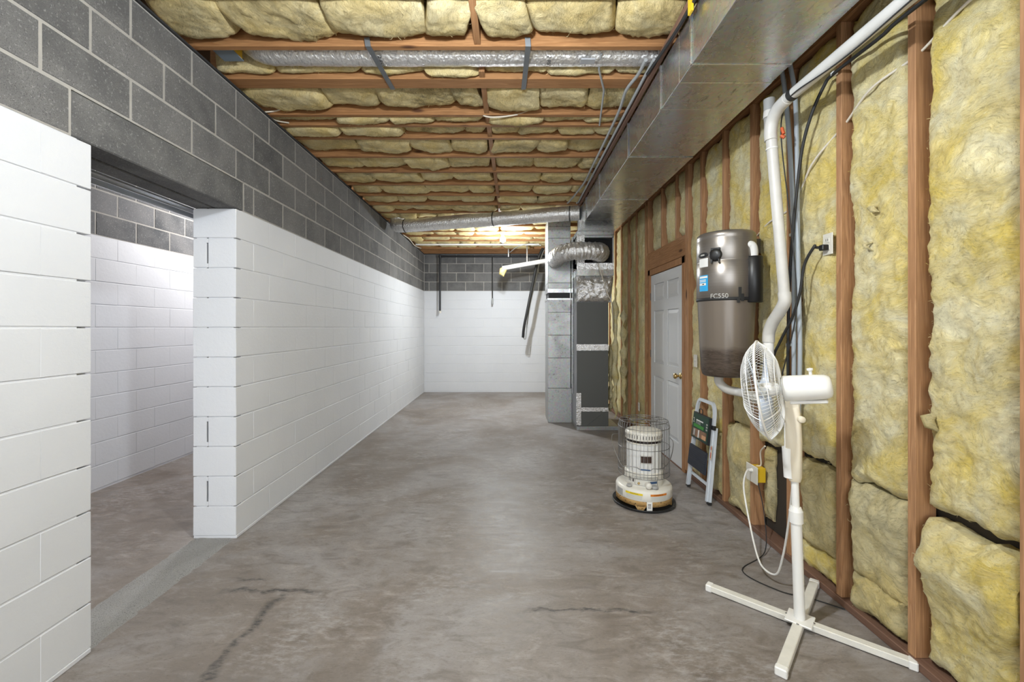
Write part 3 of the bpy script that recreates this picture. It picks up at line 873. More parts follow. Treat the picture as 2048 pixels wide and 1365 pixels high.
for i, (a, c) in enumerate(zip(sy[1:], sy[2:])):
    wall_batt(a + .038, c - .002, 0.05, ZT, 630 + i, fine=0.026, mat='old_wool', bulge=0.01 if i in (0, 2) else 0, ragged=.04)
# loose wool hanging beside the furnace
for sd_, (xx, yy, za, zb_) in enumerate(((1.50, 6.20, .12, 2.05), (1.60, 6.12, .35, 1.75), (1.45, 6.28, .2, 1.2))):
    pts = [Vector((xx + .03 * noise.noise((i * .4, sd_, 0)), yy, za + (zb_ - za) * i / 30)) for i in range(31)]
    bb = MB().tube(pts, [max(.008, .035 + .05 * noise.noise((i * .35, sd_ * 3, 2))) * min(1, i / 3 + .2, (30 - i) / 4 + .15) for i in range(31)], 12)
    bb.v = [(q[0] + .016 * noise.noise((q[0] * 30, q[1] * 30, q[2] * 12)), q[1] + .016 * noise.noise((q[2] * 20, q[1] * 30, 7)), q[2]) for q in bb.v]
    bb.build('hanging_wool', 'wall_wool' if sd_ == 0 else 'old_wool', wr)

wb_ = [o for o in wr.children if o.name.startswith('insulation_batt') and 1.0 < wm(o).translation.y < 4.2]
fibres([o for o in wb_ if o.data.materials[0].name == 'wall_wool'], (-1, 0, 0), .10, 'loose_fibres', 'wall_wool', wr, seed=8, lmin=.006, lmax=.020, wdt=.0007, lift=.004)
fibres([o for o in wb_ if o.data.materials[0].name == 'old_wool'], (-1, 0, 0), .14, 'loose_fibres', 'old_wool', wr, seed=9, lmin=.006, lmax=.024, wdt=.0007, lift=.005)
# loose pulled tufts on the wall wool
for (x, y, Y, r) in ((1880, 842, 1.745, .024), (1730, 492, 2.06, .011), (1747, 418, 2.02, .012)):
    p = P(x, y, Y); p.x = XW + .004
    bb = MB().tube([p + Vector((.02, 0, r)), p + Vector((-.012, 0, r * .4)), p + Vector((-.014, -.01, -r * .6)), p + Vector((.01, -.02, -r * 1.8))], [r * .4, r, r * .8, r * .15], 9)
    bb.v = [(q[0], q[1] + .012 * noise.noise((q[0] * 60, q[1] * 60, q[2] * 60)), q[2] + .01 * noise.noise((q[0] * 50, q[2] * 50, 3))) for q in bb.v]
    bb.build('wool_tuft', 'old_wool', wr)

# ------------------------------------------------------------------ door
dr = empty('door_1', (XW, (DY0 + DY1) / 2, 0), 'white six-panel door with brass knob set in the stud wall', 'door', kind='structure')
DX = XW + 0.012
D0, D1, DZ0, DZ1 = DY0 + 0.022, DY1 - 0.022, 0.008, 2.075
slab = MB().box(DX + .012, DX + 0.042, D0, D1, DZ0, DZ1)
wdt = D1 - D0
st = 0.115; mid = 0.10
rows = [(0.24, 0.86), (1.02, 1.64), (1.76, 1.96)]
cols = [(D0 + st, (D0 + D1) / 2 - mid / 2), ((D0 + D1) / 2 + mid / 2, D1 - st)]
fr = MB()
ys_ = [D0, cols[0][0], cols[0][1], cols[1][0], cols[1][1], D1]
for a, c in ((ys_[0], ys_[1]), (ys_[2], ys_[3]), (ys_[4], ys_[5])): fr.box(DX, DX + .013, a, c, DZ0, DZ1)
zz_ = [DZ0] + [z for r_ in rows for z in r_] + [DZ1]
for a, c in cols:
    for q in range(0, len(zz_), 2): fr.box(DX, DX + .013, a, c, zz_[q], zz_[q + 1])
slab.add(fr.v, fr.f)
slab_o = slab.build('door_slab', 'door_white', dr)
for a, c in cols:
    for z0, z1 in rows:
        pb = MB(); i1, i2 = 0.010, 0.045
        o1 = [(DX + .0125, a + i1, z0 + i1), (DX + .0115, c - i1, z0 + i1), (DX + .0115, c - i1, z1 - i1), (DX + .0125, a + i1, z1 - i1)]
        o2 = [(DX + .003, a + i2, z0 + i2), (DX + .003, c - i2, z0 + i2), (DX + .003, c - i2, z1 - i2), (DX + .003, a + i2, z1 - i2)]
        pb.add(o1 + o2, [(7, 6, 5, 4)] + [((k + 1) % 4, k, 4 + k, 4 + (k + 1) % 4) for k in range(4)])
        pb.build('door_panel', 'door_white', slab_o)
RM = Matrix.Rotation(-math.pi / 2, 4, 'Y')
kz, ky = 0.945, D0 + 0.065
MB().lathe([(0.033, 0), (0.033, .004), (.028, .008), (.013, .010), (.012, .032), (.020, .038), (.028, .048), (.030, .058), (.025, .068), (.010, .073), (0, .074)], 24, (DX, ky, kz), RM).build('door_knob', 'brass', slab_o, label='brass door knob')
MB().box(DX + .002, DX + .04, D0 - .004, D0 + .001, kz - .03, kz + .03).build('latch_plate', 'brass', slab_o)
for z in (0.25, 1.12, 1.82):
    MB().cyl((DX - .004, D1 + .006, z - .045), (DX - .004, D1 + .006, z + .045), .006, 8).build('hinge', 'hinge_steel', dr)
for a, c in ((DY0 - 0.05, DY0 + 0.018), (DY1 - 0.018, DY1 + 0.05)): MB().box(XW - .004, XW + .095, a, c, 0, 2.15, .002).build('door_jamb', 'wood_door', dr)
MB().box(XW - .004, XW + .095, DY0 - .05, DY1 + .05, 2.082, 2.15, .002).build('door_head', 'wood_door', dr)
MB().box(XW - .0, XW + .09, DY0 + .018, DY1 - .018, 0, .007).build('door_sill', 'wood_plate', dr)


# ------------------------------------------------------------------ outlets and switches
def plate(name, p, nrm, label, holes, cat='outlet', w_=.07, h_=.115, mat='plate_ivory'):
    """p centre, nrm 'x' faces -X, 'y' faces -Y"""
    e = empty(name, p, label, cat)
    Mx = Matrix.Translation(p) @ (Matrix.Rotation(-math.pi / 2, 4, 'Z') if nrm == 'x' else Matrix.Identity(4))
    MB().box(-w_ / 2, w_ / 2, -.006, 0, -h_ / 2, h_ / 2, .002, Mx).build('cover_plate', mat, e)
    if holes == 'duplex':
        for dz in (-.02, .02):
            f = MB().box(-.017, .017, -.009, -.005, dz - .014, dz + .014, .003, Mx).build('receptacle', mat, e)
            MB().box(-.008, -.005, -.0095, -.0085, dz - .005, dz + .007, 0, Mx).box(.005, .008, -.0095, -.0085, dz - .005, dz + .007, 0, Mx).build('slots', 'ink', f)
    else:
        MB().box(-.005, .005, -.016, -.005, -.004, .012, .001, Mx).build('toggle', mat, e)
    return e


POUT = P(1656, 481, 2.20)
plate('wall_outlet', Vector((XW - .002, 2.30, POUT.z)), 'x', 'ivory duplex outlet on the stud above the fan, black cord plugged in', 'duplex')
plate('light_switch', Vector((XW - .004, 3.955, P(1387, 722, 3.97).z)), 'x', 'ivory light switch plate between door and canister vacuum', 'switch', 'switch')
plate('low_outlet', Vector((XW - .004, 5.72, P(1278, 814, 5.72).z)), 'x', 'small ivory outlet low on the studs beside the furnace', 'duplex')
# yellow box outlet on stud by the hole
pc = P(1500, 960, 2.90)
oe = empty('box_outlet', (XW - 0.02, 2.93, pc.z - .06), 'yellow plastic outlet box with ivory cover fixed to a stud near the floor', 'outlet')
yb = 2.92
MB().box(XW - .035, XW + .03, yb + .0, yb + .095, .375, .475, .003).build('box', 'box_yellow', oe)
MB().box(XW - .041, XW - .035, yb - .02, yb + .118, .365, .485, .002).build('cover_plate', 'plate_ivory', oe)
# two grey-plate boxes up in the ceiling
be = empty('junction_box', P(455, 104, 2.66), 'yellow junction box with blue-grey cover up between ceiling joists', 'box')
q = P(455, 108, 2.64)
MB().box(q.x - .055, q.x + .055, 2.575, 2.70, q.z, q.z + .06, .003).build('box', 'box_yellow', be)
MB().box(q.x - .062, q.x + .062, 2.575, 2.705, q.z - .006, q.z, .001).build('cover_plate', 'box_blue', be)


# ------------------------------------------------------------------ trunk duct under the ceiling
DXL, DXR, DZB, DZT = 0.922, 1.431, CAMZ + 1.35, CAMZ + 1.615
td = empty('trunk_duct', ((DXL + DXR) / 2, 3, DZB), 'long galvanized sheet metal trunk duct below the joists', 'duct')
cuts = [-3.0, -0.6, 0.7, 1.42, 2.19, 2.35, 2.64, 3.38, 4.5, 5.3, 6.02]
for i, (a, c) in enumerate(zip(cuts, cuts[1:])):
    g = 0.0015 if i % 2 else 0.0
    MB().box(DXL - g, DXR + g, a + .0008, c - .0008, DZB - g, DZT, .002).build('duct_section', 'galvanized', td)
for y in (1.42, 2.19, 2.64, 3.38, 4.5, 5.3):
    MB().box(DXL - .010, DXL - .0005, y - .012, y + .012, DZB - .004, DZT + .004, .002).build('drive_cleat', 'galvanized', td)
for y in (2.19, 3.38, 4.5): MB().box(DXL, DXR, y - .010, y + .010, DZB - .006, DZB - .001, .001).build('slip_seam', 'galvanized', td)
MB().box(DXL - .032, DXL - .004, -3, 6.0, DZT + 0.012, DZT + 0.047, .002).build('nailer', 'wood_plate', td)


# ------------------------------------------------------------------ foil flex ducts
def flex(name, pts, r, label, bands=(), end=None, amp=0.045, rib=26, ring=.012):
    path = spline(pts, 26); L = [0]
    for a, c in zip(path, path[1:]): L.append(L[-1] + (c - a).length)
    rnd = random.Random(hash(len(path)) % 1000); ph = rnd.uniform(0, 20)

    def rf(i, k):
        a = 2 * math.pi * k / 40
        return 1 + amp * noise.noise((L[i] * rib, math.cos(a) * 1.6, math.sin(a) * 1.6 + ph)) + amp * .6 * noise.noise((L[i] * rib * 3, math.cos(a) * 4, math.sin(a) * 4 + ph)) + ring * math.sin(L[i] * 2 * math.pi / .045 + 1.5 * noise.noise((L[i] * 9, a, ph)))
    e = MB().tube(path, r, 40, True, True, rf)
    root = empty(name, path[0], label, 'duct')
    e.build('foil_sleeve', 'foil', root)
    for t in bands:
        i = int(t * (len(path) - 2)); p0, p1 = path[i], path[i + 1]; d = (p1 - p0).normalized()
        MB().tube([p0 - d * .006, p0 + d * .006], r * 1.045, 40).build('clamp_band', 'black_rubber', root)
    return root, path


zf = P(800, 114.5, 2.70)
f1, pth = flex('flex_duct', [P(470, 60, 2.70) + Vector((0, 0, .06)), P(520, 96, 2.70), P(600, 103, 2.70), P(800, 104, 2.70), P(1050, 104, 2.70), P(1250, 104, 2.70), Vector((DXL - .01, 2.70, P(1300, 104, 2.70).z))],
               0.080, 'silver foil flex duct between the first joists', amp=0.03)
# printed lettering on the near flex duct
def wrap_text(body, xc, size, nm='printed_letters', yc=2.70, r=0.0825):
    zc = P(800, 104, 2.70).z

    def bend(v):
        a = math.radians(255) - (v.x) / r * -1.0       # around the duct
        return Vector((xc + v.y, yc + r * math.cos(a), zc + r * math.sin(a)))
    return text_mesh(nm, body, size, None, 'ink', f1, bend)


wrap_text('2 FS/5', P(1098, 115, 2.66).x, 0.034)
wrap_text('2 FS/5', P(760, 115, 2.66).x, 0.034)
MB().box(P(1160, 0, 2.66).x, P(1188, 0, 2.66).x, 2.615, 2.66, P(0, 121, 2.63).z - .004, P(0, 121, 2.63).z + .006).build('patch_tape', 'duct_tape_grey', f1)

f2, pth2 = flex('foil_flex_run', [Vector((-1.73, 6.55, ZJ + .10)), Vector((-1.76, 6.52, ZJ - .06)), Vector((-1.66, 6.46, ZJ - .125)), Vector((-.9, 6.27, ZJ - .115)), Vector((0, 6.03, ZJ - .115)), Vector((.6, 5.84, ZJ - .115)), Vector((DXL - .004, 5.76, CAMZ + 1.545))],
                0.098, 'silver foil flex duct slung diagonally below the far joists', bands=(.36, .62, .93), amp=0.03, rib=14)

# flat hanger straps below the near flex duct
for i, (a, c) in enumerate((((735, 93), (786, 178)), ((1055, 85), (1047, 178)))):
    p0 = P(*a, 2.515); p1 = P(*c, 2.97); p0.z = ZJ + .005; p1.z = ZJ - .003
    p0 = Vector((p0.x, 2.505, ZJ + .02)); dn = Vector((p0.x + .004, 2.512, ZJ - .004))
    d = (p1 - dn).normalized(); s = Vector((d.y, -d.x, 0)) * .016
    bb = MB(); up = Vector((0, 0, .004))
    for u, v in ((p0 + Vector((0, -.003, .02)), dn), (dn, p1)):
        bb.add([u - s, u + s, v + s, v - s, u - s - up, u + s - up, v + s - up, v - s - up], [(0, 1, 2, 3), (7, 6, 5, 4), (0, 4, 5, 1), (1, 5, 6, 2), (2, 6, 7, 3), (3, 7, 4, 0)])
    o = bb.build('hanger_strap', 'strap_steel')
    tag(o, ('slanted dark steel strap nailed across two joists' if i == 0 else 'straight dark steel strap nailed across two joists'), 'strap', 'duct straps')
q0 = P(1203, 126, 2.62); q1 = P(1199, 246, 3.50)
bb = MB().tube([Vector((q0.x, 2.62, ZJ + .02)), Vector((q0.x + .01, 2.75, ZJ + .005)), Vector((q1.x * .55 + q0.x * .45, 2.98, ZJ - .006)), Vector((q1.x, 3.50, ZJ - .004))], .007, 6)
tag(bb.build('cloth_strap', 'cable_grey'), 'thin grey webbing strap hanging from the near flex duct', 'strap')

# sheet metal pan between joists near the bulb
y0 = 6.23
bb = MB().box(-0.16, 0.50, 6.21, 6.57, ZJ - .004, ZJ - .001)
tag(bb.build('joist_pan', 'galvanized'), 'bright sheet metal pan nailed under joists above the diagonal flex duct', 'panel')

# ------------------------------------------------------------------ furnace and return
YF = 5.98
fe = empty('furnace', (1.13, YF + .35, 0), 'dark grey upright furnace cabinet with foil taped seams', 'furnace')
FX0, FX1 = 0.906, 1.352
MB().box(FX0 + .001, FX1, YF + .012, YF + .70, .056, 1.80, .004).build('cabinet', 'furnace_side_lit', fe)
MB().box(FX0 + .003, FX1 - .002, YF, YF + .011, 1.205, 1.795, .003).build('upper_panel', 'furnace_grey', fe)
MB().box(FX0 + .003, FX1 - .002, YF, YF + .011, .315, 1.125, .003).build('lower_panel', 'furnace_grey', fe)
xp = MB(); cx, cz = (FX0 + FX1) / 2 + .03, .165
xp.box(FX0, FX1, YF + .002, YF + .012, .056, .27, .002)
xp.box(FX0 + .02, FX1, YF - .002, YF + .002, .262, .27); xp.poly([(FX0 + .14, YF + .002, .06), (FX1 - .05, YF + .002, .262), (FX1 - .045, YF + .002, .262), (FX0 + .147, YF + .002, .06)], (0, -.004, 0))
xp.build('base_panel', 'furnace_grey', fe)
MB().box(FX0, FX1 + .14, YF - .006, YF + .46, 0, .055, .002).build('base_rail', 'galvanized_dull', fe)


def tape(x0, x1, y, z0, z1, name='foil_tape', par=None, nx=30, nz=6, amp=.004):
    vs = []
    for j in range(nz + 1):
        for i in range(nx + 1):
            x = x0 + (x1 - x0) * i / nx; z = z0 + (z1 - z0) * j / nz
            if j in (0, nz): z += .004 * noise.noise((x * 30, j, 1))
            vs.append((x, y - .002 - amp * abs(noise.noise((x * 45, z * 60, 5))), z))
    fs = [(j * (nx + 1) + i, j * (nx + 1) + i + 1, (j + 1) * (nx + 1) + i + 1, (j + 1) * (nx + 1) + i) for j in range(nz) for i in range(nx)]
    return MB().add(vs, fs, True).build(name, 'foil_wrap', par)


tape(FX0 - .002, FX1 + .002, YF - .001, 1.118, 1.205, par=fe)
tape(FX0, FX1, YF - .001, .262, .32, par=fe)
tape(FX0 - .006, FX0 + .062, YF - .003, .07, .52, par=fe, nx=8, nz=30)
# plenum: foil wrapped coil box, black opening, galvanized collar
pl = empty('supply_plenum', (1.15, YF + .3, 1.8), 'foil wrapped plenum box with black opening between furnace and trunk duct', 'plenum')
vs = []; nx, nz = 36, 26; X0, X1 = FX0 + .002, FX1 + .075
for j in range(nz + 1):
    for i in range(nx + 1):
        u, v = i / nx, j / nz; tp = .075 * (v ** .5)
        x = X0 + (FX1 - X0 + tp) * u; z = 1.80 + .36 * v
        y = YF + .01 - .055 * (1 - abs(2 * v - 1) ** 3) * (1 - abs(2 * u - 1) ** 6) + .016 * noise.noise((x * 16, z * 16, 3)) + .010 * noise.noise((x * 45, z * 45, 3))
        vs.append((x, y, z))
MB().add(vs, [(j * (nx + 1) + i, j * (nx + 1) + i + 1, (j + 1) * (nx + 1) + i + 1, (j + 1) * (nx + 1) + i) for j in range(nz) for i in range(nx)], True).build('foil_wrap', 'foil_wrap', pl)
MB().box(FX0 + .004, FX1 + .05, YF + .03, YF + .62, 1.80, 2.17).build('coil_box', 'galvanized_dull', pl)
MB().box(FX0, X1, YF - .004, YF + .62, 2.165, 2.26, .003).build('collar', 'galvanized', pl)
tape(FX0, X1, YF - .006, 2.255, 2.345, par=pl)
fr = MB(); fr.box(FX0, FX0 + .10, YF, YF + .62, 2.345, 2.72); fr.box(X1 - .02, X1, YF, YF + .62, 2.345, 2.72); fr.box(FX0, X1, YF + .14, YF + .62, 2.345, 2.72); fr.box(FX0, X1, YF, YF + .62, 2.70, 2.735, .003)
fr.build('opening_frame', 'galvanized_dull', pl)
MB().box(FX0 + .10, X1 - .02, YF + .135, YF + .139, 2.345, 2.70).build('opening', 'black_void', pl)
tape(FX0 + .0, FX0 + .11, YF - .003, 2.30, 2.75, par=pl, nx=10, nz=24, amp=.012)
MB().box(FX0, X1, YF - .012, YF + .62, 2.735, DZB - .002, .002).build('top_collar', 'galvanized', pl)
fb, _ = flex('bypass_elbow', [Vector((1.23, 6.105, 2.475)), Vector((1.235, 5.93, 2.475)), Vector((1.16, 5.80, 2.478)), Vector((.95, 5.775, 2.48)), Vector((.75, 5.83, 2.47)), Vector((.655, 6.05, 2.455)), Vector((.65, 6.44, 2.45))], 0.118, 'crinkled foil elbow duct looping in front of the plenum', amp=.10, rib=34, ring=.03)

YR = 6.45
rd = empty('return_duct', (.71, YR + .27, 0), 'galvanized return air drop duct standing beside the furnace', 'duct')
RX0, RX1 = 0.544, 0.886


def duct_piece(name, x0, x1, z0, z1, par, mat='galvanized', creases=True, depth=.54):
    o = MB().box(x0, x1, YR, YR + depth, z0, z1, .003).build(name, 'galvanized_dull', par)
    return o


duct_piece('boot', RX0, FX0 - .001, 0.0, .52, rd, 'galvanized_dull')
bb = MB(); bb.poly([(RX0 + .03, YR, .03), (FX0 - .04, YR, .50), (FX0 - .034, YR, .50), (RX0 + .04, YR, .03)], (0, -.004, 0)); bb.poly([(RX0 + .02, YR, .49), (FX0, YR, .10), (FX0, YR, .094), (RX0 + .02, YR, .48)], (0, -.002, 0))
bb.build('cross_crease', 'galvanized_dull', rd)
zl = [.522, .98, 1.325, 1.67, 1.872]
for a, c in zip(zl, zl[1:]): duct_piece('lower_section', RX0, RX1, a + .001, c - .001, rd, 'galvanized_dull' if a < .9 else 'galvanized')
MB().box(RX0 - .008, RX1 + .006, YR - .008, YR + .54, 1.855, 1.885, .002).build('collar_rib', 'galvanized', rd)
MB().box(RX0 + .012, RX1 - .008, YR + .02, YR + .52, 1.88, 1.97).build('flexible_collar', 'black_rubber', rd)
MB().box(RX0 - .008, RX1 + .006, YR - .008, YR + .54, 1.965, 2.03, .002).build('collar_rib', 'galvanized', rd)
zl = [2.03, 2.115, 2.46, 2.79, 2.97, ZJ - .01]
for a, c in zip(zl, zl[1:]): duct_piece('upper_section', RX0 + .0, RX1, a + .001, c - .001, rd)
# narrow flue chase strip between return and furnace
MB().box(RX1 + .003, FX0 - .003, YF + .30, YF + .42, .46, 2.78, .004).build('flue_chase', 'galvanized', rd)

tubething('thermostat_wire', spline([P(1196, 527, 5.93), P(1206, 560, 5.92), P(1216, 590, 5.93), P(1224, 610, 6.0), P(1226, 660, 6.05)], 6), .006, 'cable_cream', 'thin tan wire dangling in front of the foil wrapped plenum', 'wire')
# ------------------------------------------------------------------ bulb
be = empty('ceiling_bulb', (-.16, 7.418, ZJ), 'bare glowing light bulb in a white socket at the far ceiling', 'light bulb')
MB().lathe([(.055, .0), (.055, -.02), (.035, -.05), (.022, -.06), (.0, -.06)], 24, (-.16, 7.418, ZJ + .0)).build('socket', 'socket_white', be)
bo = MB().lathe([(.016, -.055), (.020, -.075), (.044, -.105), (.052, -.135), (.044, -.165), (.022, -.183), (0, -.186)], 24, (-.16, 7.418, ZJ)).build('bulb_glass', 'bulb_glow', be)
be2 = empty('near_ceiling_bulb', (-.15, 1.322, ZJ), 'bare glowing light bulb in a white socket behind the first joists', 'light bulb')
MB().lathe([(.055, .0), (.055, -.02), (.035, -.05), (.022, -.06), (.0, -.06)], 24, (-.15, 1.322, ZJ)).build('socket', 'socket_white', be2)
MB().lathe([(.013, -.055), (.016, -.08), (.030, -.11), (.033, -.135), (.028, -.158), (.014, -.172), (0, -.174)], 20, (-.15, 1.322, ZJ)).build('bulb_glass', 'bulb_glow', be2)

# ------------------------------------------------------------------ back corner pipes



YBK = 9.40
gp = empty('gas_pipe', P(960, 512, YBK), 'black iron gas pipe under the far ceiling with a capped drop on the white wall', 'pipe')
gl, gr, gt = P(880, 513, YBK), P(1092, 513, YBK), P(880, 622, YBK)
MB().tube(spline([gt, gl + Vector((0, 0, -.06))], 2) + spline([gl + Vector((.015, 0, -.01)), gl + Vector((.06, 0, 0))], 3) + [gr], .021, 10).build('main_run', 'black_iron', gp)
MB().cyl(gt + Vector((0, 0, -.005)), gt + Vector((0, 0, -.05)), .026, 12).build('end_cap', 'plate_ivory', gp)
MB().lathe([(.03, -.03), (.034, 0), (.03, .03)], 12, gl).build('elbow', 'black_iron', gp)
d0, d1 = P(985, 515, YBK), P(985, 597, YBK)
dp = empty('pendant_cable', d0, 'thin black cable hanging from the gas pipe to a grey connector', 'cable')
MB().cyl(d0, d1, .011, 8).build('cable_sheath', 'black_rubber', dp)
MB().cyl(d1, P(985, 609, YBK), .020, 10).build('connector', 'cable_grey', dp)
pv = empty('drain_pipe', P(1006, 538, 8.6), 'white plastic drain pipe sloping below the far joists with open torn end', 'pipe')
pa, pbb = P(1005, 537, 8.637), P(1096, 521, 8.637)
MB().cyl(pa, pbb, .045, 16).build('pipe', 'pvc_white', pv)
bb = MB().tube([pa + Vector((.05, 0, .0)), pa + Vector((0, 0, -.04)), pa + Vector((-.01, 0, -.10)), pa + Vector((.03, 0, -.16))], [.05, .075, .07, .02], 12)
bb.v = [(q[0] + .03 * noise.noise((q[0] * 18, q[2] * 18, 2)), q[1], q[2] + .02 * noise.noise((q[0] * 25, q[1] * 25, 1))) for q in bb.v]
bb.build('wool_wad', 'wall_wool', pv)
for (x, y0, y1, nm) in ((1053, 478, 515, 'a'), (1054.5, 490, 528, 'b')):
    pass
for i, (x, ya, yb, Y) in enumerate(((1017, 482, 514, 9.04), (1054, 492, 528.5, 8.637))):
    a, c = P(x, ya, Y), P(x, yb, Y)
    o = MB().box(a.x - .012, a.x + .012, Y - .003, Y + .003, c.z, ZJ, .001).build('pipe_hanger', 'galvanized')
    tag(o, ('galvanized hanger strip holding the black gas pipe' if i == 0 else 'galvanized hanger strip holding the white drain pipe'), 'hanger', 'pipe hangers')
hs = [P(1086, 497, 8.9), P(1076, 520, 8.9), P(1064, 575, 9.0), P(1055, 620, 9.0), P(1048, 655, 9.05), P(1046, 675, 9.1), P(1051, 677, 9.1), P(1054, 650, 9.1), P(1060, 610, 9.1), P(1068, 575, 9.1), P(1078, 530, 9.1), P(1088, 500, 9.1)]
ho = empty('black_hose', hs[5], 'black hose looped down in front of the far white wall', 'hose')
MB().tube(spline(hs[:6], 6), .030, 10).build('hose', 'black_rubber', ho)
MB().tube(spline(hs[5:], 6), .013, 8).build('thin_cable', 'cable_grey', ho)
tubething('far_cable', spline([P(1020, 505, 8.9), P(1035, 494, 8.5), P(1060, 488, 8.3), P(1082, 491, 8.2)], 6), .008, 'cable_grey', 'thin grey cable sagging below the far joists by the return duct', 'cable')
bb = MB().cyl(Vector((-1.9, 8.42, ZJ - .024)), Vector((.535, 8.42, ZJ - .024)), .018, 10)
tag(bb.build('water_pipe', 'pvc_white'), 'thin pale pipe running across under the far joists', 'pipe')
tubething('corner_cable', spline([P(806, 470, 7.6), P(818, 478, 7.9), P(830, 492, 8.4), P(842, 497, 9.0)], 6), .009, 'cable_cream', 'cream cable running along the top of the long block wall near the far corner', 'cable')
tubething('wall_top_cable', spline([P(463, 168, 3.02) + Vector((.03, 0, .02)), P(490, 193, 3.1), P(520, 222, 3.25) + Vector((0, 0, -.01)), P(532, 224, 3.30), P(552, 222, 3.33), P(567, 216, 3.33)], 6), .006, 'cable_cream', 'cream cable curling off the top of the block wall onto a joist', 'cable')
tubething('wall_top_cable', spline([P(541, 236, 3.4), P(555, 242, 3.46), P(578, 246, 3.48)], 6), .006, 'cable_cream', 'short cream cable end poking out over the block wall', 'cable')
tubething('joist_cable', spline([P(954, 226, 3.36) + Vector((0, 0, .02)), P(972, 233, 3.345), P(1000, 234, 3.34), P(1040, 228, 3.34), P(1070, 222, 3.34) + Vector((0, 0, .02))], 6), .006, 'cable_cream', 'cream cable sagging under a joist beside the blocking', 'cable')
# pair of grey cables draping toward the far flex duct
for i, dx in enumerate((0.0, 0.11)):
    q = [(1335, 98, 2.62), (1290, 145, 2.78), (1252, 180, 2.97), (1238, 215, 3.25), (1218, 270, 3.8), (1190, 320, 4.4), (1172, 350, 4.85), (1150, 375, 5.3), (1138, 390, 5.6)]
    pts = []
    for x, y, Y in q:
        p = P(x, y, Y); p.z = min(max(p.z, ZJ - .16), ZJ - .014); p.x = min(p.x + dx * (Y / 4.0), DXL - .05 - (.05 if i == 0 else 0)); pts.append(p)
    pts[0].z = ZJ - .02
    pts.append(pts[-1] + Vector((.0, .15, .03)))
    tubething('hanging_cable', spline(pts, 7), .011, 'cable_grey', ('outer grey cable draped under the joists, farther from the trunk duct' if i == 0 else 'inner grey cable draped under the joists, closer to the trunk duct'), 'cable', 'paired grey ceiling cables')
# cables beside the top of the trunk duct
tubething('duct_cable', spline([Vector((DXL - .02, -1, ZJ - .03)), Vector((DXL - .025, 1.6, ZJ - .04)), Vector((DXL - .03, 2.2, ZJ - .06)), Vector((DXL - .05, 2.75, ZJ - .03))], 8), .009, 'black_rubber', 'black cable along the top corner of the trunk duct', 'cable')
o = MB().box(DXL - .04, DXL - .028, 2.10, 2.14, ZJ - .10, ZJ - .02).build('yellow_tag', 'box_yellow'); tag(o, 'small yellow tag on the cable at the duct top corner', 'tag')

# ------------------------------------------------------------------ central vacuum
VC = Vector((1.478, 2.95, 0))
va = empty('central_vacuum', (VC.x, VC.y, 1.10), 'taupe central vacuum canister hung on the stud wall beside the door', 'vacuum')
MB().lathe([(.0, 2.085), (.13, 2.085), (.172, 2.082), (.183, 2.072), (.186, 2.05), (.1845, 2.045), (.1845, 2.03), (.186, 2.025), (.186, 1.893), (.1835, 1.889), (.1835, 1.884), (.1865, 1.880), (.1865, 1.640), (.18, 1.636)], 64, (VC.x, VC.y, 0)).build('motor_housing', 'vac_taupe', va)
MB().lathe([(.180, 1.640), (.1885, 1.638), (.1885, 1.622), (.180, 1.618)], 64, (VC.x, VC.y, 0)).build('gasket_band', 'black_rubber', va)
MB().lathe([(.181, 1.62), (.178, 1.55), (.168, 1.33), (.158, 1.15), (.150, 1.118), (.138, 1.107), (0, 1.105)], 64, (VC.x, VC.y, 0)).build('dirt_can', 'vac_can', va)


def cylpt(ang, r, z): return Vector((VC.x + r * math.cos(ang), VC.y + r * math.sin(ang), z))


def patch(a0, a1, z0, z1, r, mat, name, par, n=10):
    vs = []
    for i in range(n + 1):
        a = a0 + (a1 - a0) * i / n
        vs += [cylpt(a, r, z0), cylpt(a, r, z1)]
    return MB().add(vs, [(2 * i, 2 * i + 2, 2 * i + 3, 2 * i + 1) for i in range(n)], True).build(name, mat, par)


def angpx(px):   # angle on can whose silhouette column matches
    best = min((abs(1024 + F * cylpt(a / 400, .187, 0).x / cylpt(a / 400, .187, 0).y - px), a / 400) for a in range(int(-math.pi * 1.12 * 400), int(-math.pi * .2 * 400)))
    return best[1]


zv = lambda y: 1.44 + (655.5 - y) * 2.78 / F
aL = angpx(1401)
patch(angpx(1399), angpx(1416), zv(530), zv(512), .1875, 'paper_white', 'rating_label', va)
sp = patch(angpx(1399.5), angpx(1416), zv(580), zv(547), .1880, 'sticker_blue', 'blue_sticker', va)
for (ya, yb, xe) in ((549, 553, 1415), (556, 557.5, 1412), (559, 560.5, 1412), (563, 568, 1412)):
    patch(angpx(1400), angpx(xe), zv(yb), zv(ya), .1884, 'paper_white', 'sticker_print', sp, 6)
patch(angpx(1405), angpx(1408.5), zv(566.5), zv(564.5), .1886, 'ink', 'sticker_ink', sp, 3)
bad = MB().lathe([(0, .004), (.9, .003), (1, 0)], 24); Ma = None
a_ = angpx(1406); nrm = Vector((math.cos(a_), math.sin(a_), 0)); tan = Vector((-math.sin(a_), math.cos(a_), 0)); ctr = cylpt(a_, .186, zv(505))
bb = MB(); bb.v = [tuple(ctr + tan * (x * .045) + Vector((0, 0, y * .018)) + nrm * (.001 + z)) for x, y, z in bad.v]; bb.f = bad.f; bb.sm = bad.sm
bb.build('maker_badge', 'ink', va)
patch(angpx(1403), angpx(1410), zv(506.5), zv(503.5), .1925, 'label_grey', 'badge_print', va, 4)
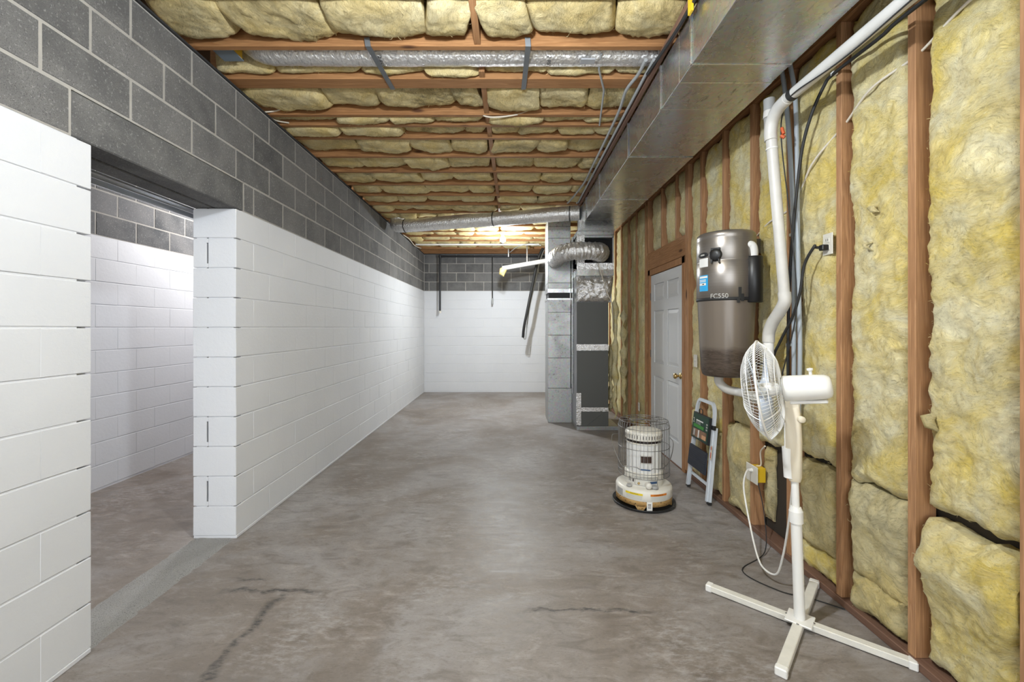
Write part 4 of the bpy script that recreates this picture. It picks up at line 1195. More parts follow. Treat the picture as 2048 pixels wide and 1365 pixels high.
# hose inlet with black flap
a_ = angpx(1431.5); nrm = Vector((math.cos(a_), math.sin(a_), 0)); ctr = cylpt(a_, .185, zv(508))
Mi = nrm.to_track_quat('Z', 'Y').to_matrix().to_4x4()
MB().lathe([(.040, 0), (.040, .012), (.036, .016), (.030, .022), (.012, .024), (0, .024)], 28, ctr, Mi).build('hose_inlet', 'black_plastic', va)
tn = Vector((-nrm.y, nrm.x, 0))
for sg in (-1, 1): MB().cyl(ctr + tn * (.02 * sg) + nrm * .01 + Vector((0, 0, -.03)), ctr + tn * (.026 * sg) + nrm * .012 + Vector((0, 0, -.055)), .006, 6).build('inlet_prong', 'black_plastic', va)
MB().box(-.03, .03, -.01, .012, .03, .045, .002, Matrix.Translation(ctr + nrm * .004) @ Matrix.Rotation(a_ + math.pi / 2, 4, 'Z')).build('inlet_hinge', 'black_plastic', va)
# model lettering
at = angpx(1438)
text_mesh('model_lettering', 'FC550', .042, None, 'paper_white', va, lambda v: cylpt(at + v.x / .187, .1885, zv(592) + v.y))
patch(angpx(1430), angpx(1446), zv(597.5), zv(596.8), .1876, 'paper_white', 'underline', va, 6)
# exhaust elbow and muffler
mc = P(1508, 558, 2.80); mc.x = 1.585
eb = spline([P(1483, 500, 2.82), P(1492, 491, 2.80), P(1503, 491, 2.79), Vector((mc.x - .006, 2.79, zv(500))), Vector((mc.x, 2.80, zv(520)))], 6)
MB().tube(eb, .027, 18).build('exhaust_elbow', 'pvc_white', va)
MB().lathe([(.034, 0), (.036, .01), (.03, .012)], 20, P(1483, 501, 2.83) + Vector((0, .01, -.005)), Vector((.2, -1, 0)).normalized().to_track_quat('Z', 'Y').to_matrix().to_4x4()).build('exhaust_ring', 'black_rubber', va)
MB().lathe([(0, zv(605)), (.050, zv(605)), (.055, zv(604)), (.055, zv(514)), (.050, zv(512.5)), (0, zv(512.5))], 32, (mc.x, 2.80, 0)).build('muffler', 'black_plastic', va)
for (dx, y0, y1, wv_) in ((1480, 575, 598, .018), (1485, 588, 603, .02), (1477, 596, 606, .015)):
    patch(angpx(dx - 3), angpx(dx + 3), zv(y1), zv(y0), .1885, 'black_rubber', 'tape_patch', va, 4)
MB().box(VC.x + .17, XW, VC.y - .02, VC.y + .02, 1.95, 2.05, .002).build('wall_bracket', 'hinge_steel', va)
cd = spline([Vector((XW - .012, 2.30, POUT.z - .02)), Vector((XW - .05, 2.33, POUT.z - .012)), PW(1628, 494, 1.64), PW(1609, 530, 1.63), PW(1600, 585, 1.63), PW(1586, 632, 1.63), PW(1568, 668, 1.63), PW(1553, 698, 1.63), PW(1535, 728, 1.635), Vector((VC.x + .14, 2.97, 1.22)), Vector((VC.x + .12, 3.02, 1.30))], 8)
co = MB().tube(cd, .0075, 8).build('power_cord', 'black_rubber', va)
MB().box(XW - .045, XW - .010, 2.283, 2.317, POUT.z - .034, POUT.z - .004, .004).build('plug', 'black_plastic', co)
ip = spline([Vector((VC.x - .05, VC.y, 1.108)), Vector((VC.x - .045, VC.y - .002, 1.06)), Vector((VC.x + .0, VC.y - .02, 1.015)), Vector((VC.x + .07, VC.y - .06, 1.0)), Vector((1.58, 2.72, .985)), Vector((1.59, 2.66, .99))], 6)
MB().tube(ip, .029, 18).build('intake_pipe', 'pvc_grey', va)

# ------------------------------------------------------------------ vacuum pipe run
vp = empty('vacuum_pipe', (1.55, 2.49, 1.5), 'grey plastic vacuum pipe with tee running along and down the stud wall', 'pipe')
PX, PZ = 1.505, CAMZ + 1.252
MB().tube([Vector((PX, -1.5, PZ)), Vector((PX, 2.36, PZ))], .030, 20).build('pipe_run', 'pvc_grey', vp)
MB().tube(spline([Vector((PX, 2.33, PZ)), Vector((PX, 2.41, PZ - .012)), Vector((PX + .002, 2.468, PZ - .05)), Vector((PX + .004, 2.49, PZ - .11)), Vector((PX + .006, 2.49, PZ - .16))], 6), .034, 20).build('sweep_tee', 'pvc_grey', vp)
MB().tube([Vector((PX + .005, 2.495, PZ - .14)), Vector((PX + .002, 2.50, PZ + .085))], .0305, 20).build('riser', 'pvc_grey_dark', vp)
MB().tube([Vector((PX + .006, 2.49, PZ - .12)), Vector((PX + .085, 2.49, CAMZ + .185))], .0295, 20).build('down_pipe', 'pvc_grey', vp)
MB().tube([Vector((PX + .0, 2.492, PZ - .03)), Vector((PX + .003, 2.492, PZ + .01))], .035, 20).build('coupling', 'pvc_grey', vp)
MB().tube(spline([Vector((PX + .084, 2.49, CAMZ + .205)), Vector((PX + .085, 2.49, CAMZ + .15)), Vector((PX + .085, 2.535, CAMZ + .095)), Vector((PX + .085, 2.60, CAMZ + .035)), Vector((PX + .085, 2.64, CAMZ - .03)), Vector((PX + .085, 2.645, CAMZ - .09))], 7), .034, 20).build('offset_bend', 'pvc_grey', vp)
MB().tube([Vector((PX + .085, 2.645, CAMZ - .07)), Vector((PX + .085, 2.645, CAMZ - .55))], .0295, 20).build('lower_pipe', 'pvc_white', vp)
for y in (2.285,): MB().tube([Vector((PX, y - .016, PZ)), Vector((PX, y + .016, PZ))], .0325, 20).build('black_strap', 'black_rubber', vp)
MB().tube([Vector((PX + .012, 2.49, PZ - .205)), Vector((PX + .0125, 2.49, PZ - .213))], .0325, 16).build('zip_tie', 'paper_white', vp)
bb = MB().cyl(Vector((PX + .05, 2.46, PZ - .10)), Vector((PX + .055, 2.45, PZ - .14)), .009, 8); bb.cyl(Vector((PX + .045, 2.46, PZ - .145)), Vector((PX + .06, 2.45, PZ - .16)), .010, 8)
bb.build('wire_nuts', 'tag_orange', vp)
tubething('low_voltage_wire', spline([Vector((PX + .02, -1, PZ - .028)), Vector((PX - .02, 1.2, PZ - .028)), Vector((PX - .005, 1.9, PZ - .034)), Vector((PX - .024, 2.25, PZ - .02)), Vector((PX + .05, 2.45, PZ - .02)), Vector((PX + .05, 2.46, PZ - .2)), Vector((PX + .10, 2.45, PZ - .7)), Vector((PX + .12, 2.44, CAMZ + .1)), Vector((PX + .125, 2.58, CAMZ - .3))], 8), .0035, 'black_rubber', 'thin black wire wound along the grey vacuum pipe', 'wire')
# conduits on stud
for i, pts in enumerate(([(1563, 135, 2.70), (1572, 200, 2.68), (1580, 300, 2.62), (1586, 420, 2.57), (1588, 560, 2.56), (1588, 690, 2.55), (1588, 752, 2.55)],
                         [(1580, 128, 2.64), (1590, 190, 2.60), (1594, 300, 2.55), (1595, 420, 2.53), (1597, 560, 2.52), (1600, 700, 2.51), (1597, 830, 2.52)])):
    q = []
    for (x, y, Y) in pts:
        p = P(x, y, Y); p.x = XW - .022; p.y = F * p.x / (x - 1024); p.z = CAMZ + (655.5 - y) * p.y / F; q.append(p)
    q.append(q[-1] + Vector((0, .02, -.3)))
    tubething('conduit', spline(q, 6), .0125 if i else .0135, 'conduit_blue', ('blue-grey conduit nearer the vacuum canister, on the stud behind the fan' if i == 0 else 'blue-grey conduit farther from the vacuum canister, on the stud behind the fan'), 'conduit', 'conduits behind the fan')
bb = empty('black_cable', Vector((XW, 2.6, 1.9)), 'thick black cable swooping from the near ceiling down a stud beside the conduits', 'cable')
MB().tube(spline([Vector((XW - .08, .6, PZ - .01)), PW(1850, 0, 1.62), PW(1760, 75, 1.66), PW(1668, 147, 1.685), PW(1648, 172, 1.685), PW(1622, 232, 1.66), PW(1604, 300, 1.655), PW(1593, 390, 1.655), PW(1585, 470, 1.66), PW(1579, 560, 1.67), PW(1576, 700, 1.68), PW(1577, 800, 1.69)], 8), .0085, 8).build('cable', 'black_rubber', bb)
for x, y in ((1668, 147), (1584, 470), (1577, 690)):
    q = PW(x, y, 1.69); MB().box(q.x - .012, q.x + .014, q.y - .011, q.y + .011, q.z - .009, q.z + .009, .002).build('cable_clip', 'paper_white', bb)
# cream cable through the studs
q = [Vector((XW + .03, .9, CAMZ + 1.34)), Vector((XW + .012, 1.42, CAMZ + 1.25)), Vector((XW + .0, 1.62, CAMZ + 1.215)), Vector((XW + .03, 1.825, CAMZ + 1.17)), Vector((XW - .004, 2.02, CAMZ + 1.135)), Vector((XW + .03, 2.23, CAMZ + 1.06)), Vector((XW - .004, 2.42, CAMZ + .93)), Vector((XW + .035, 2.635, CAMZ + .76)), Vector((XW - .002, 2.82, CAMZ + .70)), Vector((XW + .035, 3.04, CAMZ + .65))]
tubething('stud_cable', spline(q, 7), .006, 'cable_cream', 'cream cable threaded through the studs above the fan', 'cable')
tubething('drop_cable', spline([P(1530, 893, 2.83), P(1521, 905, 2.93), P(1522, 930, 2.96), Vector((XW - .01, 2.97, .475))], 6), .005, 'cable_cream', 'short cream cable running down into the yellow outlet box', 'cable')
tubething('floor_wire', spline([Vector((XW - .035, 2.90, .38)), Vector((XW - .03, 2.84, .2)), Vector((1.60, 2.70, .02)), Vector((1.36, 2.52, .005)), Vector((1.45, 2.33, .005)), Vector((1.58, 2.26, .005)), Vector((1.695, 2.17, .005))], 8), .003, 'black_rubber', 'thin dark wire snaking over the floor behind the fan foot', 'wire')

# ------------------------------------------------------------------ pedestal fan
FB = Vector((1.39, 2.06, 0))
fan = empty('pedestal_fan', FB, 'white pedestal fan with wire cage and cross foot beside the stud wall', 'fan')
for k, (ang, L_) in enumerate(((47, .44), (138, .43), (-133, .42), (-40, .415))):
    Mr = Matrix.Translation(FB) @ Matrix.Rotation(math.radians(ang), 4, 'Z')
    lg = MB().box(.012, L_ - .03, -.021, .021, .004, .034, .003, Mr).build('leg', 'fan_leg', fan)
    MB().box(L_ - .032, L_, -.023, .023, 0, .036, .004, Mr).build('end_cap', 'fan_white', lg)
    MB().lathe([(.006, 0), (.006, .003), (0, .004)], 10, Mr @ Vector((.055, 0, .0335))).build('screw', 'steel_wire', lg)
MB().box(-.055, .055, -.055, .055, .03, .037, .002, Matrix.Translation(FB) @ Matrix.Rotation(math.radians(47), 4, 'Z')).build('base_plate', 'fan_white', fan)
PT = FB + Vector((-.034, 0.0, .98))
ax = lambda z: FB + (PT - FB) * (z / .98)
MB().tube([ax(.03), ax(.53)], .0235, 24).build('lower_pole', 'fan_white', fan)
MB().tube([ax(.50), ax(.555)], .030, 24).tube([ax(.555), ax(.575)], [.029, .022], 24).build('lock_collar', 'fan_white', fan)
MB().tube([ax(.55), ax(.73)], .0165, 20).build('upper_pole', 'fan_white', fan)
# control column
hv = Vector((math.cos(math.radians(-37)), math.sin(math.radians(-37)), 0))      # direction the motor points (right, toward camera)
fwd = -hv                                                                         # direction the fan blows
sd = Vector((-hv.y, hv.x, 0))
Mc = Matrix.Translation(ax(.70)) @ Matrix.Rotation(math.atan2(fwd.y, fwd.x) - math.pi / 2 + math.radians(180), 4, 'Z')
cb = MB(); prof = [(.70, .024, .024), (.72, .031, .030), (.80, .033, .033), (.90, .032, .036), (1.02, .027, .034), (1.055, .022, .030)]
rings = []; nn = 20
for z, a_, b__ in prof:
    c0 = ax(z)
    for k in range(nn):
        t_ = 2 * math.pi * k / nn
        ca, sa = math.cos(t_), math.sin(t_)
        q = (abs(ca) ** .6) * (1 if ca > 0 else -1), (abs(sa) ** .6) * (1 if sa > 0 else -1)
        rings.append(c0 + hv * q[0] * b__ + sd * q[1] * a_ + Vector((0, 0, 0)))
cb.add(rings, [(i * nn + k, i * nn + (k + 1) % nn, (i + 1) * nn + (k + 1) % nn, (i + 1) * nn + k) for i in range(len(prof) - 1) for k in range(nn)], True)
cb.add(rings[:nn], [tuple(range(nn - 1, -1, -1))]); cb.add(rings[-nn:], [tuple(range(nn))])
col_o = cb.build('control_column', 'fan_cream', fan)
cface = ax(.80) + fwd * .034
bb = MB()
for k, dz in enumerate((-.035, -.012, .012, .036)):
    c0 = ax(.80 + dz) + fwd * .033 - sd * .012
    MB().lathe([(.012, 0), (.012, .008), (.008, .011), (0, .012)], 14, c0, fwd.to_track_quat('Z', 'Y').to_matrix().to_4x4()).build('speed_button', 'fan_white', col_o)
bb = MB()
for k in range(5):
    s0 = (k - 2) * .009
    bb.tube([ax(.85) + fwd * .0345 - sd * (s0 + .004), ax(.98) + fwd * .032 - sd * (s0 + .004)], .003, 6)
bb.build('control_ribs', 'fan_white', col_o)
sh = MB().tube([ax(.715) + fwd * .02 - sd * .008, ax(.86) + fwd * .022 - sd * .008], [.025, .027], 16); sh.build('control_shell', 'fan_white', col_o)
kn = ax(1.005) + hv * .032 - sd * .02
MB().lathe([(.016, 0), (.016, .018), (.012, .022), (0, .022)], 18, kn, (-sd + hv * .5).normalized().to_track_quat('Z', 'Y').to_matrix().to_4x4()).build('tilt_knob', 'fan_cream', col_o)
MB().box(-.03, .03, -.018, .018, -.03, .05, .004, Matrix.Translation(ax(1.06)) @ Matrix.Rotation(math.atan2(hv.y, hv.x), 4, 'Z')).build('neck', 'fan_cream', col_o)
# head frame: local z = blowing direction, tilted up
tilt = math.radians(-8)
bd = (fwd * math.cos(tilt) + Vector((0, 0, math.sin(tilt)))).normalized()
xa = Vector((0, 0, 1)).cross(bd).normalized(); ya = bd.cross(xa)
HC = ax(1.13) + fwd * .115
HM = Matrix((( xa.x, ya.x, bd.x, HC.x), (xa.y, ya.y, bd.y, HC.y), (xa.z, ya.z, bd.z, HC.z), (0, 0, 0, 1)))
H3 = HM.to_3x3().to_4x4(); hz = lambda d: HM @ Vector((0, 0, d))
motor = MB().lathe([(0, -.275), (.030, -.275), (.048, -.268), (.056, -.25), (.060, -.20), (.062, -.12), (.062, -.085), (.05, -.078), (0, -.078)], 32, HC, H3).build('motor_housing', 'fan_white', fan)
MB().box(-.02, .02, -.075, -.060, -.25, -.10, .004, HM).build('motor_shroud', 'fan_white', motor)
MB().lathe([(.007, 0), (.007, .018), (.013, .020), (.013, .030), (0, .032)], 14, HM @ Vector((0, .060, -.20)), (HM.to_3x3() @ Vector((0, 1, 0))).to_track_quat('Z', 'Y').to_matrix().to_4x4()).build('oscillation_knob', 'fan_white', motor)
R_ = .243
rimo = MB().tube([HM @ Vector((R_ * math.cos(2 * math.pi * k / 72), R_ * math.sin(2 * math.pi * k / 72), 0)) for k in range(73)], .0055, 6, False).build('cage_rim', 'fan_white', fan)


def cage(sgn, depth, nw, r_in, name):
    g = MB()
    for k in range(nw):
        a_ = 2 * math.pi * k / nw; pts = []
        for i in range(9):
            t_ = i / 8; rr = r_in + (R_ - r_in) * t_; dz = depth * (1 - t_ ** 3.2)
            tw = a_ + .0 * t_
            pts.append(HM @ Vector((rr * math.cos(tw), rr * math.sin(tw), sgn * dz)))
        g.tube(pts, .0011, 4, False)
    for rr in (r_in, r_in + (R_ - r_in) * .5, r_in + (R_ - r_in) * .8):
        t_ = (rr - r_in) / (R_ - r_in); dz = sgn * depth * (1 - t_ ** 3.2)
        g.tube([HM @ Vector((rr * math.cos(2 * math.pi * k / 48), rr * math.sin(2 * math.pi * k / 48), dz)) for k in range(49)], .0022, 5, False)
    for k in range(3):
        a_ = math.pi / 2 + 2 * math.pi * k / 3
        pts = [HM @ Vector(((r_in + (R_ - r_in) * t_) * math.cos(a_), (r_in + (R_ - r_in) * t_) * math.sin(a_), sgn * (depth + .002) * (1 - t_ ** 3.2))) for t_ in [i / 8 for i in range(9)]]
        g.tube(pts, .0032, 5, False)
    return g.build(name, 'fan_wire', fan)


cage(1, .085, 84, .04, 'front_guard'); cage(-1, .075, 84, .055, 'rear_guard')
MB().lathe([(.042, .080), (.042, .088), (.03, .092), (0, .093)], 28, HC, H3).build('front_badge', 'fan_white', fan)
MB().lathe([(0, -.078), (.03, -.06), (.034, -.02), (.03, .03), (.0, .035)], 20, HC, H3).build('blade_hub', 'fan_white', fan)
for k in range(3):
    g = MB(); a0 = k * 2 * math.pi / 3 + .4; vs = []; nr, na = 8, 8
    for i in range(nr + 1):
        rr = .03 + (.205 - .03) * i / nr; half = (.25 + .55 * math.sin(min(1, i / nr * 1.15) * math.pi * .55))
        for j in range(na + 1):
            s_ = (j / na - .5) * 2; an = a0 + s_ * half * .72
            vs.append(HM @ Vector((rr * math.cos(an), rr * math.sin(an), .028 * s_ + .004)))
    g.add(vs, [(i * (na + 1) + j, i * (na + 1) + j + 1, (i + 1) * (na + 1) + j + 1, (i + 1) * (na + 1) + j) for i in range(nr) for j in range(na)], True)
    bl = g.build('blade', 'fan_blade', fan)
    so = bl.modifiers.new('thick', 'SOLIDIFY'); so.thickness = .003
cc = spline([ax(.72) + fwd * .01 + sd * .02, P(1584, 985, 2.13), P(1576, 1055, 2.22), P(1566, 1112, 2.30), P(1553, 1149, 2.37), P(1528, 1138, 2.45), P(1514, 1110, 2.54), P(1500, 1050, 2.68), P(1489, 990, 2.80), P(1488, 962, 2.88), Vector((XW - .085, 2.945, .452)), Vector((XW - .042, 2.965, .45))], 8)
co = MB().tube(cc, .0055, 8).build('power_cord', 'fan_white', fan)
MB().tube([Vector((XW - .075, 2.958, .452)), Vector((XW - .041, 2.965, .45))], [.008, .014], 10).build('plug', 'fan_white', co)

# ------------------------------------------------------------------ kerosene heater and tray
HCn = Vector((1.09, 3.535, 0))
tr = MB().lathe([(0, .004), (.215, .004), (.232, .010), (.242, .022), (.250, .024), (.252, .020), (.243, .004), (.22, 0), (0, 0)], 64, HCn)
tag(tr.build('drip_tray', 'tray_black'), 'shallow round black tray under the kerosene heater', 'tray')
ht = empty('kerosene_heater', HCn + Vector((0, 0, .005)), 'cream round kerosene heater inside a wire guard cage on a black tray', 'heater')
sk = MB().lathe([(.205, .038), (.222, .040), (.2235, .072), (.222, .082)], 64, HCn)
sk.build('skirt', 'heater_rust', ht)
for k in range(4):
    a_ = math.radians(-125 + 90 * k + 12)
    Mr = Matrix.Translation(HCn) @ Matrix.Rotation(a_, 4, 'Z')
    MB().poly([Mr @ Vector((.20, -.042, .044)), Mr @ Vector((.20, .042, .044)), Mr @ Vector((.20, .022, .012)), Mr @ Vector((.20, -.022, .012))], Mr.to_3x3() @ Vector((.02, 0, 0))).build('foot', 'heater_rust', ht)
tank = MB().lathe([(.222, .080), (.224, .083), (.224, .146), (.219, .157), (.20, .165), (.13, .170), (0, .170)], 64, HCn).build('fuel_tank', 'heater_white', ht)
MB().lathe([(.150, .165), (.152, .17), (.152, .265), (.148, .272), (.135, .274)], 48, HCn).build('burner_drum', 'heater_white', ht)
rb = []
nb = 96; zz = [.265, .50]
for z in zz:
    for k in range(nb):
        a_ = 2 * math.pi * k / nb; r_ = .134 + (.004 if (k // 3) % 2 else 0)
        rb.append(HCn + Vector((r_ * math.cos(a_), r_ * math.sin(a_), z)))
body = MB().add(rb, [(k, (k + 1) % nb, nb + (k + 1) % nb, nb + k) for k in range(nb)]).build('ribbed_body', 'heater_body', ht)
MB().lathe([(.128, .495), (.142, .498), (.143, .505), (.130, .508)], 48, HCn).build('lower_ring', 'heater_white', ht)
MB().lathe([(.128, .500), (.128, .535)], 48, HCn).build('dark_gap', 'heater_dark', ht)
MB().lathe([(.135, .528), (.147, .530), (.148, .536), (.148, .578), (.143, .590), (.125, .598), (.06, .604), (0, .605)], 56, HCn).build('top_cap', 'heater_white', ht)
bb = MB(); bl = MB()
for k in range(40):
    a_ = 2 * math.pi * k / 40; Mr = Matrix.Translation(HCn) @ Matrix.Rotation(a_, 4, 'Z')
    bb.box(.1465, .1492, -.0025, .0025, .545, .572, 0, Mr); bl.box(.1415, .1440, -.008, .008, .5115, .5165, 0, Mr)
bb.v += bl.v and []; bb.build('cap_slots', 'heater_dark', ht)
bl.build('vent_slots', 'heater_dark', ht)


def hpt(px_off, r, z):
    """point on heater radius r, seen px_off metres right of its centre from the camera side"""
    d = Vector((-HCn.x, -HCn.y, 0)).normalized(); s = Vector((-d.y, d.x, 0)); o_ = math.asin(max(-1, min(1, px_off / r)))
    return HCn + (d * math.cos(o_) + s * math.sin(o_)) * r + Vector((0, 0, z)), (d * math.cos(o_) + s * math.sin(o_))


def hpatch(x0, x1, z0, z1, r, mat, name, par, n=8, r2=None):
    vs = []
    for i in range(n + 1):
        x = x0 + (x1 - x0) * i / n
        a, _ = hpt(x, r, z0); c2, _ = hpt(x, r2 or r, z1); vs += [a, c2]
    o = MB().add(vs, [(2 * i, 2 * i + 2, 2 * i + 3, 2 * i + 1) for i in range(n)], True).build(name, mat, par)
    return o


wn = hpatch(-.028, .070, .350, .418, .1400, 'pvc_grey', 'window_frame', ht)
hpatch(-.020, .062, .358, .410, .1406, 'heater_glass', 'window_pane', wn)
bb = MB()
for k in range(4):
    x = -.004 + .017 * k; a, _ = hpt(x, .1412, .359); c2, _ = hpt(x, .1412, .409); bb.cyl(a, c2, .0012, 5)
bb.build('window_bars', 'steel_wire', wn)
cp = hpatch(-.066, .105, .176, .250, .1535, 'label_white', 'control_panel', ht, 12)
hpatch(.050, .102, .197, .216, .1540, 'label_blue', 'panel_badge', cp)
for z in (.180, .246): hpatch(-.066, .105, z - .0008, z + .0008, .1540, 'ink', 'panel_line', cp, 12)
for x in (-.066, .105): hpatch(x - .001, x + .001, 0.180, .246, .1541, 'ink', 'panel_line', cp, 2)
hpatch(-.058, -.010, .232, .237, .1540, 'label_grey', 'panel_print', cp)
a, d_ = hpt(.032, .152, .195)
MB().lathe([(.024, 0), (.024, .03), (.023, .045), (.019, .052), (0, .053)], 20, a, d_.to_track_quat('Z', 'Y').to_matrix().to_4x4()).build('wick_knob', 'heater_white', cp)
a2, d2 = hpt(-.035, .152, .198)
MB().lathe([(.009, 0), (.009, .012), (.006, .016), (0, .016)], 14, a2, d2.to_track_quat('Z', 'Y').to_matrix().to_4x4()).build('lamp_button', 'brass', cp)
hpatch(-.085, -.075, .20, .225, .1535, 'heater_dark', 'keyhole', ht, 3)
for x in (-.105, -.098, -.112): hpatch(x - .0015, x + .0015, .20, .235, .1535, 'heater_dark', 'side_slot', ht, 2)
lb = hpatch(-.137, -.006, .088, .142, .2250, 'label_white', 'caution_label', tank, 12); hpatch(-.137, -.006, .126, .142, .2254, 'label_yellow', 'label_header', lb, 12)
for z in (.094, .102, .110, .118): hpatch(-.130, -.012, z, z + .002, .2254, 'label_grey', 'label_print', lb, 10)
lo = hpatch(.052, .172, .088, .142, .2250, 'label_white', 'warning_label', tank, 12); hpatch(.052, .172, .126, .142, .2254, 'label_orange', 'label_header', lo, 12)
for z in (.094, .102, .110, .118): hpatch(.058, .166, z, z + .002, .2254, 'label_grey', 'label_print', lo, 10)
lg_ = hpatch(-.205, -.16, .09, .142, .2250, 'label_grey', 'rating_label', tank, 8)


def htext(body, x, z, size, r, par, nm): return text_mesh(nm, body, size, None, 'ink', par, lambda v: hpt(x + v.x, r, z + v.y)[0])


htext('CAUTION', -.071, .134, .014, .2258, lb, 'label_lettering'); htext('WARNING', .112, .134, .014, .2258, lo, 'label_lettering')
hg, _ = hpt(-.018 + .04, .226, .0); 
tg = hpatch(.024, .066, .014, .085, .2280, 'paper_white', 'hang_tag', ht, 6)
for z in (.038, .052, .062): hpatch(.032, .056, z, z + .005, .2284, 'ink', 'tag_print', tg, 4)
MB().lathe([(0, .168), (.022, .168), (.022, .180), (.018, .184), (0, .184)], 20, hpt(-.11, .185, 0)[0]).build('fuel_gauge', 'pvc_grey_dark', tank)
MB().lathe([(0, .168), (.026, .168), (.026, .186), (.02, .19), (0, .19)], 20, hpt(.085, .175, 0)[0]).build('fuel_cap', 'pvc_grey_dark', tank)
ck = MB(); RC = .203
for k in range(44):
    a_ = 2 * math.pi * k / 44
    pts = [HCn + Vector((RC * math.cos(a_), RC * math.sin(a_), z)) for z in (.245, .64)] + [HCn + Vector((RC * .95 * math.cos(a_), RC * .95 * math.sin(a_), .675))]
    ck.tube(pts, .0016, 4, False)
for z, r_ in ((.245, RC), (.285, RC + .002), (.47, RC + .002), (.63, RC + .002), (.677, RC * .95), (.68, RC * .55)):
    ck.tube([HCn + Vector((r_ * math.cos(2 * math.pi * k / 56), r_ * math.sin(2 * math.pi * k / 56), z)) for k in range(57)], .0024, 5, False)
for k in range(6):
    a_ = math.pi * k / 6
    ck.tube([HCn + Vector((RC * .95 * t_ * math.cos(a_), RC * .95 * t_ * math.sin(a_), .678)) for t_ in (-1, 0, 1)], .0019, 4, False)
ck.build('guard_cage', 'steel_wire', ht)
d = Vector((-HCn.x, -HCn.y, 0)).normalized(); s = Vector((-d.y, d.x, 0))
L = lambda a, c2, z: HCn + s * a + d * c2 + Vector((0, 0, z))
MB().tube(spline([L(-.205, .0, .545), L(-.25, .03, .54), L(-.24, .10, .47), L(-.17, .20, .35), L(-.13, .215, .345), L(-.06, .222, .345), L(-.02, .224, .33), L(.05, .224, .33), L(.07, .222, .345), L(.14, .20, .35), L(.20, .12, .40), L(.23, .02, .50), L(.205, 0, .545)], 6), .0034, 6).build('bail_handle', 'steel_wire', ht)
MB().tube([L(-.02, .226, .331), L(.05, .226, .331)], .006, 8).build('handle_grip', 'label_blue', ht)

# ------------------------------------------------------------------ step stool leaning on the wall
ss = empty('step_stool', (1.60, 3.66, 0), 'folded white step stool with navy treads leaning on the studs by the door', 'step stool')
A0, A1 = Vector((1.585, 3.46, 0)), Vector((1.585, 3.87, 0))           # feet near / far
upv = (Vector((1.672, 0, .80)) - Vector((1.585, 0, 0))).normalized()
SL = .815
def S(u, v, w_=0.0):
    """u across 0..1 near to far, v metres up the rail, w_ metres off the front; rails converge upward"""
    y = A0.y + (A1.y - A0.y) * u; c0 = (A0.y + A1.y) / 2; y = c0 + (y - c0) * (1 - .16 * v / SL)
    nrm_ = Vector((-upv.z, 0, upv.x))
    return Vector((A0.x, y, 0.004)) + upv * v + nrm_ * w_


def flatbar(pts, wid, thk, name, mat, par):
    """sweep a rectangular bar; wid lies along Y-ish plane normal to path inside the stool plane"""
    b = MB(); pts = [Vector(p) for p in pts]; nrm_ = Vector((-upv.z, 0, upv.x)); vs = []
    for i, p in enumerate(pts):
        t = (pts[min(i + 1, len(pts) - 1)] - pts[max(i - 1, 0)]).normalized(); s_ = t.cross(nrm_).normalized()
        for a, c2 in ((-1, -1), (1, -1), (1, 1), (-1, 1)): vs.append(p + s_ * wid / 2 * a + nrm_ * thk / 2 * c2)
    m = len(pts)
    b.add(vs, [(i * 4 + k, i * 4 + (k + 1) % 4, (i + 1) * 4 + (k + 1) % 4, (i + 1) * 4 + k) for i in range(m - 1) for k in range(4)] + [(3, 2, 1, 0), tuple(range(4 * m - 4, 4 * m))])
    return b.build(name, mat, par)


loop = [S(.03, .02), S(.03, .70)] + [S(.03 + .16 * (1 - math.cos(t)), .70 + .105 * math.sin(t)) for t in [math.pi / 2 * i / 8 for i in range(1, 9)]] + \
       [S(.97 - .16 * (1 - math.cos(t)), .70 + .105 * math.sin(t)) for t in [math.pi / 2 * i / 8 for i in range(8, 0, -1)]] + [S(.97, .70), S(.97, .02)]
flatbar(loop, .026, .022, 'loop_frame', 'stool_white', ss)
for u in (0.0, 1.0):
    flatbar([S(u, .012, -.012), S(u, .62, -.012)], .036, .020, 'leg', 'stool_white', ss)
    flatbar([S(u, -.0, -.012), S(u, .022, -.012)], .040, .026, 'foot', 'black_rubber', ss)
flatbar([S(0, .135, -.02), S(1, .135, -.02)], .022, .014, 'cross_bar', 'stool_white', ss)


def board(u0, u1, v0, v1, w_, thk, name, mat, par):
    n_ = Vector((-upv.z, 0, upv.x)); q = [S(u0, v0, w_), S(u1, v0, w_), S(u1, v1, w_), S(u0, v1, w_)]
    return MB().poly(q, n_ * thk).build(name, mat, par)


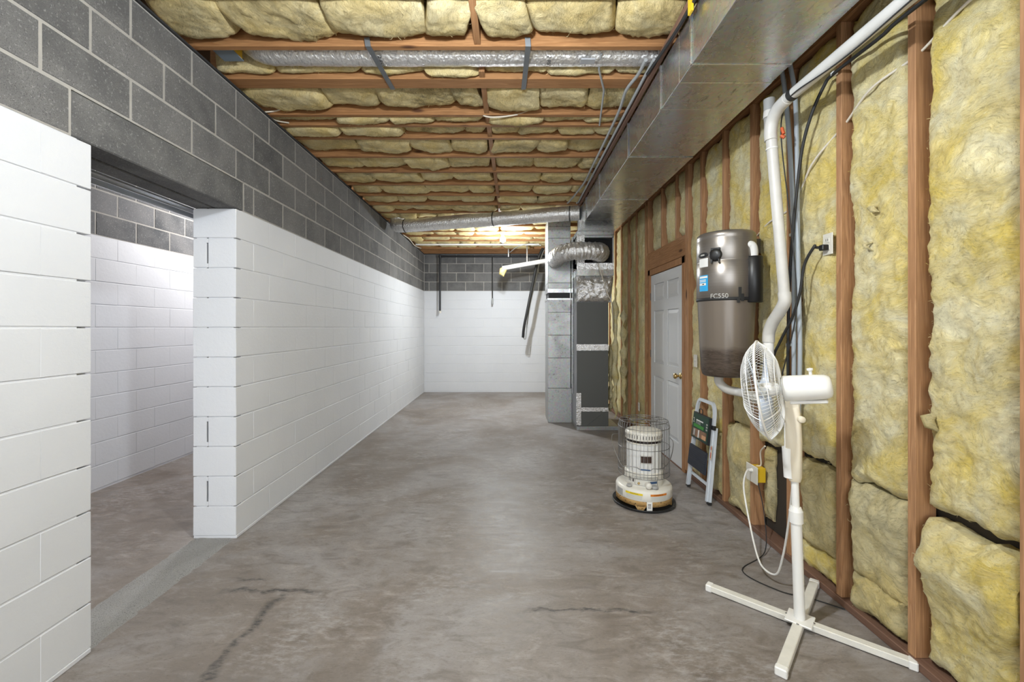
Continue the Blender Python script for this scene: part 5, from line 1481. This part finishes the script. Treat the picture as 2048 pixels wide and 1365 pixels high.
stp = board(.08, .92, .22, .40, .018, .016, 'lower_tread', 'stool_navy', ss)
for k in range(9): board(.09, .91, .232 + .018 * k, .240 + .018 * k, .034, .003, 'tread_rib', 'stool_navy', stp)
ups = board(.06, .94, .465, .69, .012, .018, 'upper_tread', 'black_plastic', ss)
card = board(.09, .91, .475, .682, .031, .002, 'label_card', 'label_green_dark', ups)
board(.30, .84, .565, .592, .034, .001, 'green_band', 'label_green', card)
board(.14, .55, .49, .555, .034, .0008, 'photo_panel', 'photo_brown', card)
board(.56, .86, .483, .552, .034, .0008, 'photo_panel', 'photo_brown', card); board(.16, .36, .49, .525, .0352, .0006, 'photo_hand', 'photo_skin', card)
board(.50, .56, .485, .55, .0352, .0006, 'photo_rail', 'paper_white', card); board(.72, .80, .49, .545, .0352, .0006, 'photo_rail', 'label_grey', card)
board(.35, .72, .623, .634, .0345, .0006, 'card_print', 'paper_white', card)
for k in range(3): board(.12, .19, .575 + .022 * k, .588 + .022 * k, .0345, .0006, 'card_print', 'label_grey', card)
n_ = Vector((-upv.z, 0, upv.x))


def stxt(body, u, v, size, nm, mat='paper_white'):
    def bend(p):
        base = S(u, v, .0352); return base + Vector((0, -1, 0)) * p.x + upv * p.y
    return text_mesh(nm, body, size, None, mat, card, bend, bold=True)


stxt('2', .84, .617, .058, 'card_numeral'); stxt('STOOL', .60, .606, .030, 'card_lettering')
MB().tube(spline([S(.68, .685, .02), S(.67, .725, .025), S(.52, .727, .025), S(.51, .685, .02)], 5), .004, 6).build('carry_handle', 'black_plastic', ups)
for u in (0.0,):
    flatbar([S(u, .60, .004), S(u, .635, .004)], .044, .018, 'bracket', 'black_plastic', ss)
tg = MB().poly([S(-.06, .36, .012), S(.0, .36, .012), S(.0, .475, .012), S(-.06, .475, .012)], n_ * .001).build('warning_tag', 'tag_cream', ss)
MB().poly([S(-.035, .44, .0135), S(.0, .44, .0135), S(.0, .465, .0135), S(-.035, .465, .0135)], n_ * .0006).build('tag_print', 'tag_orange', tg)
MB().poly([S(-.035, .375, .0135), S(.0, .375, .0135), S(.0, .42, .0135), S(-.035, .42, .0135)], n_ * .0006).build('tag_print', 'tag_orange', tg)
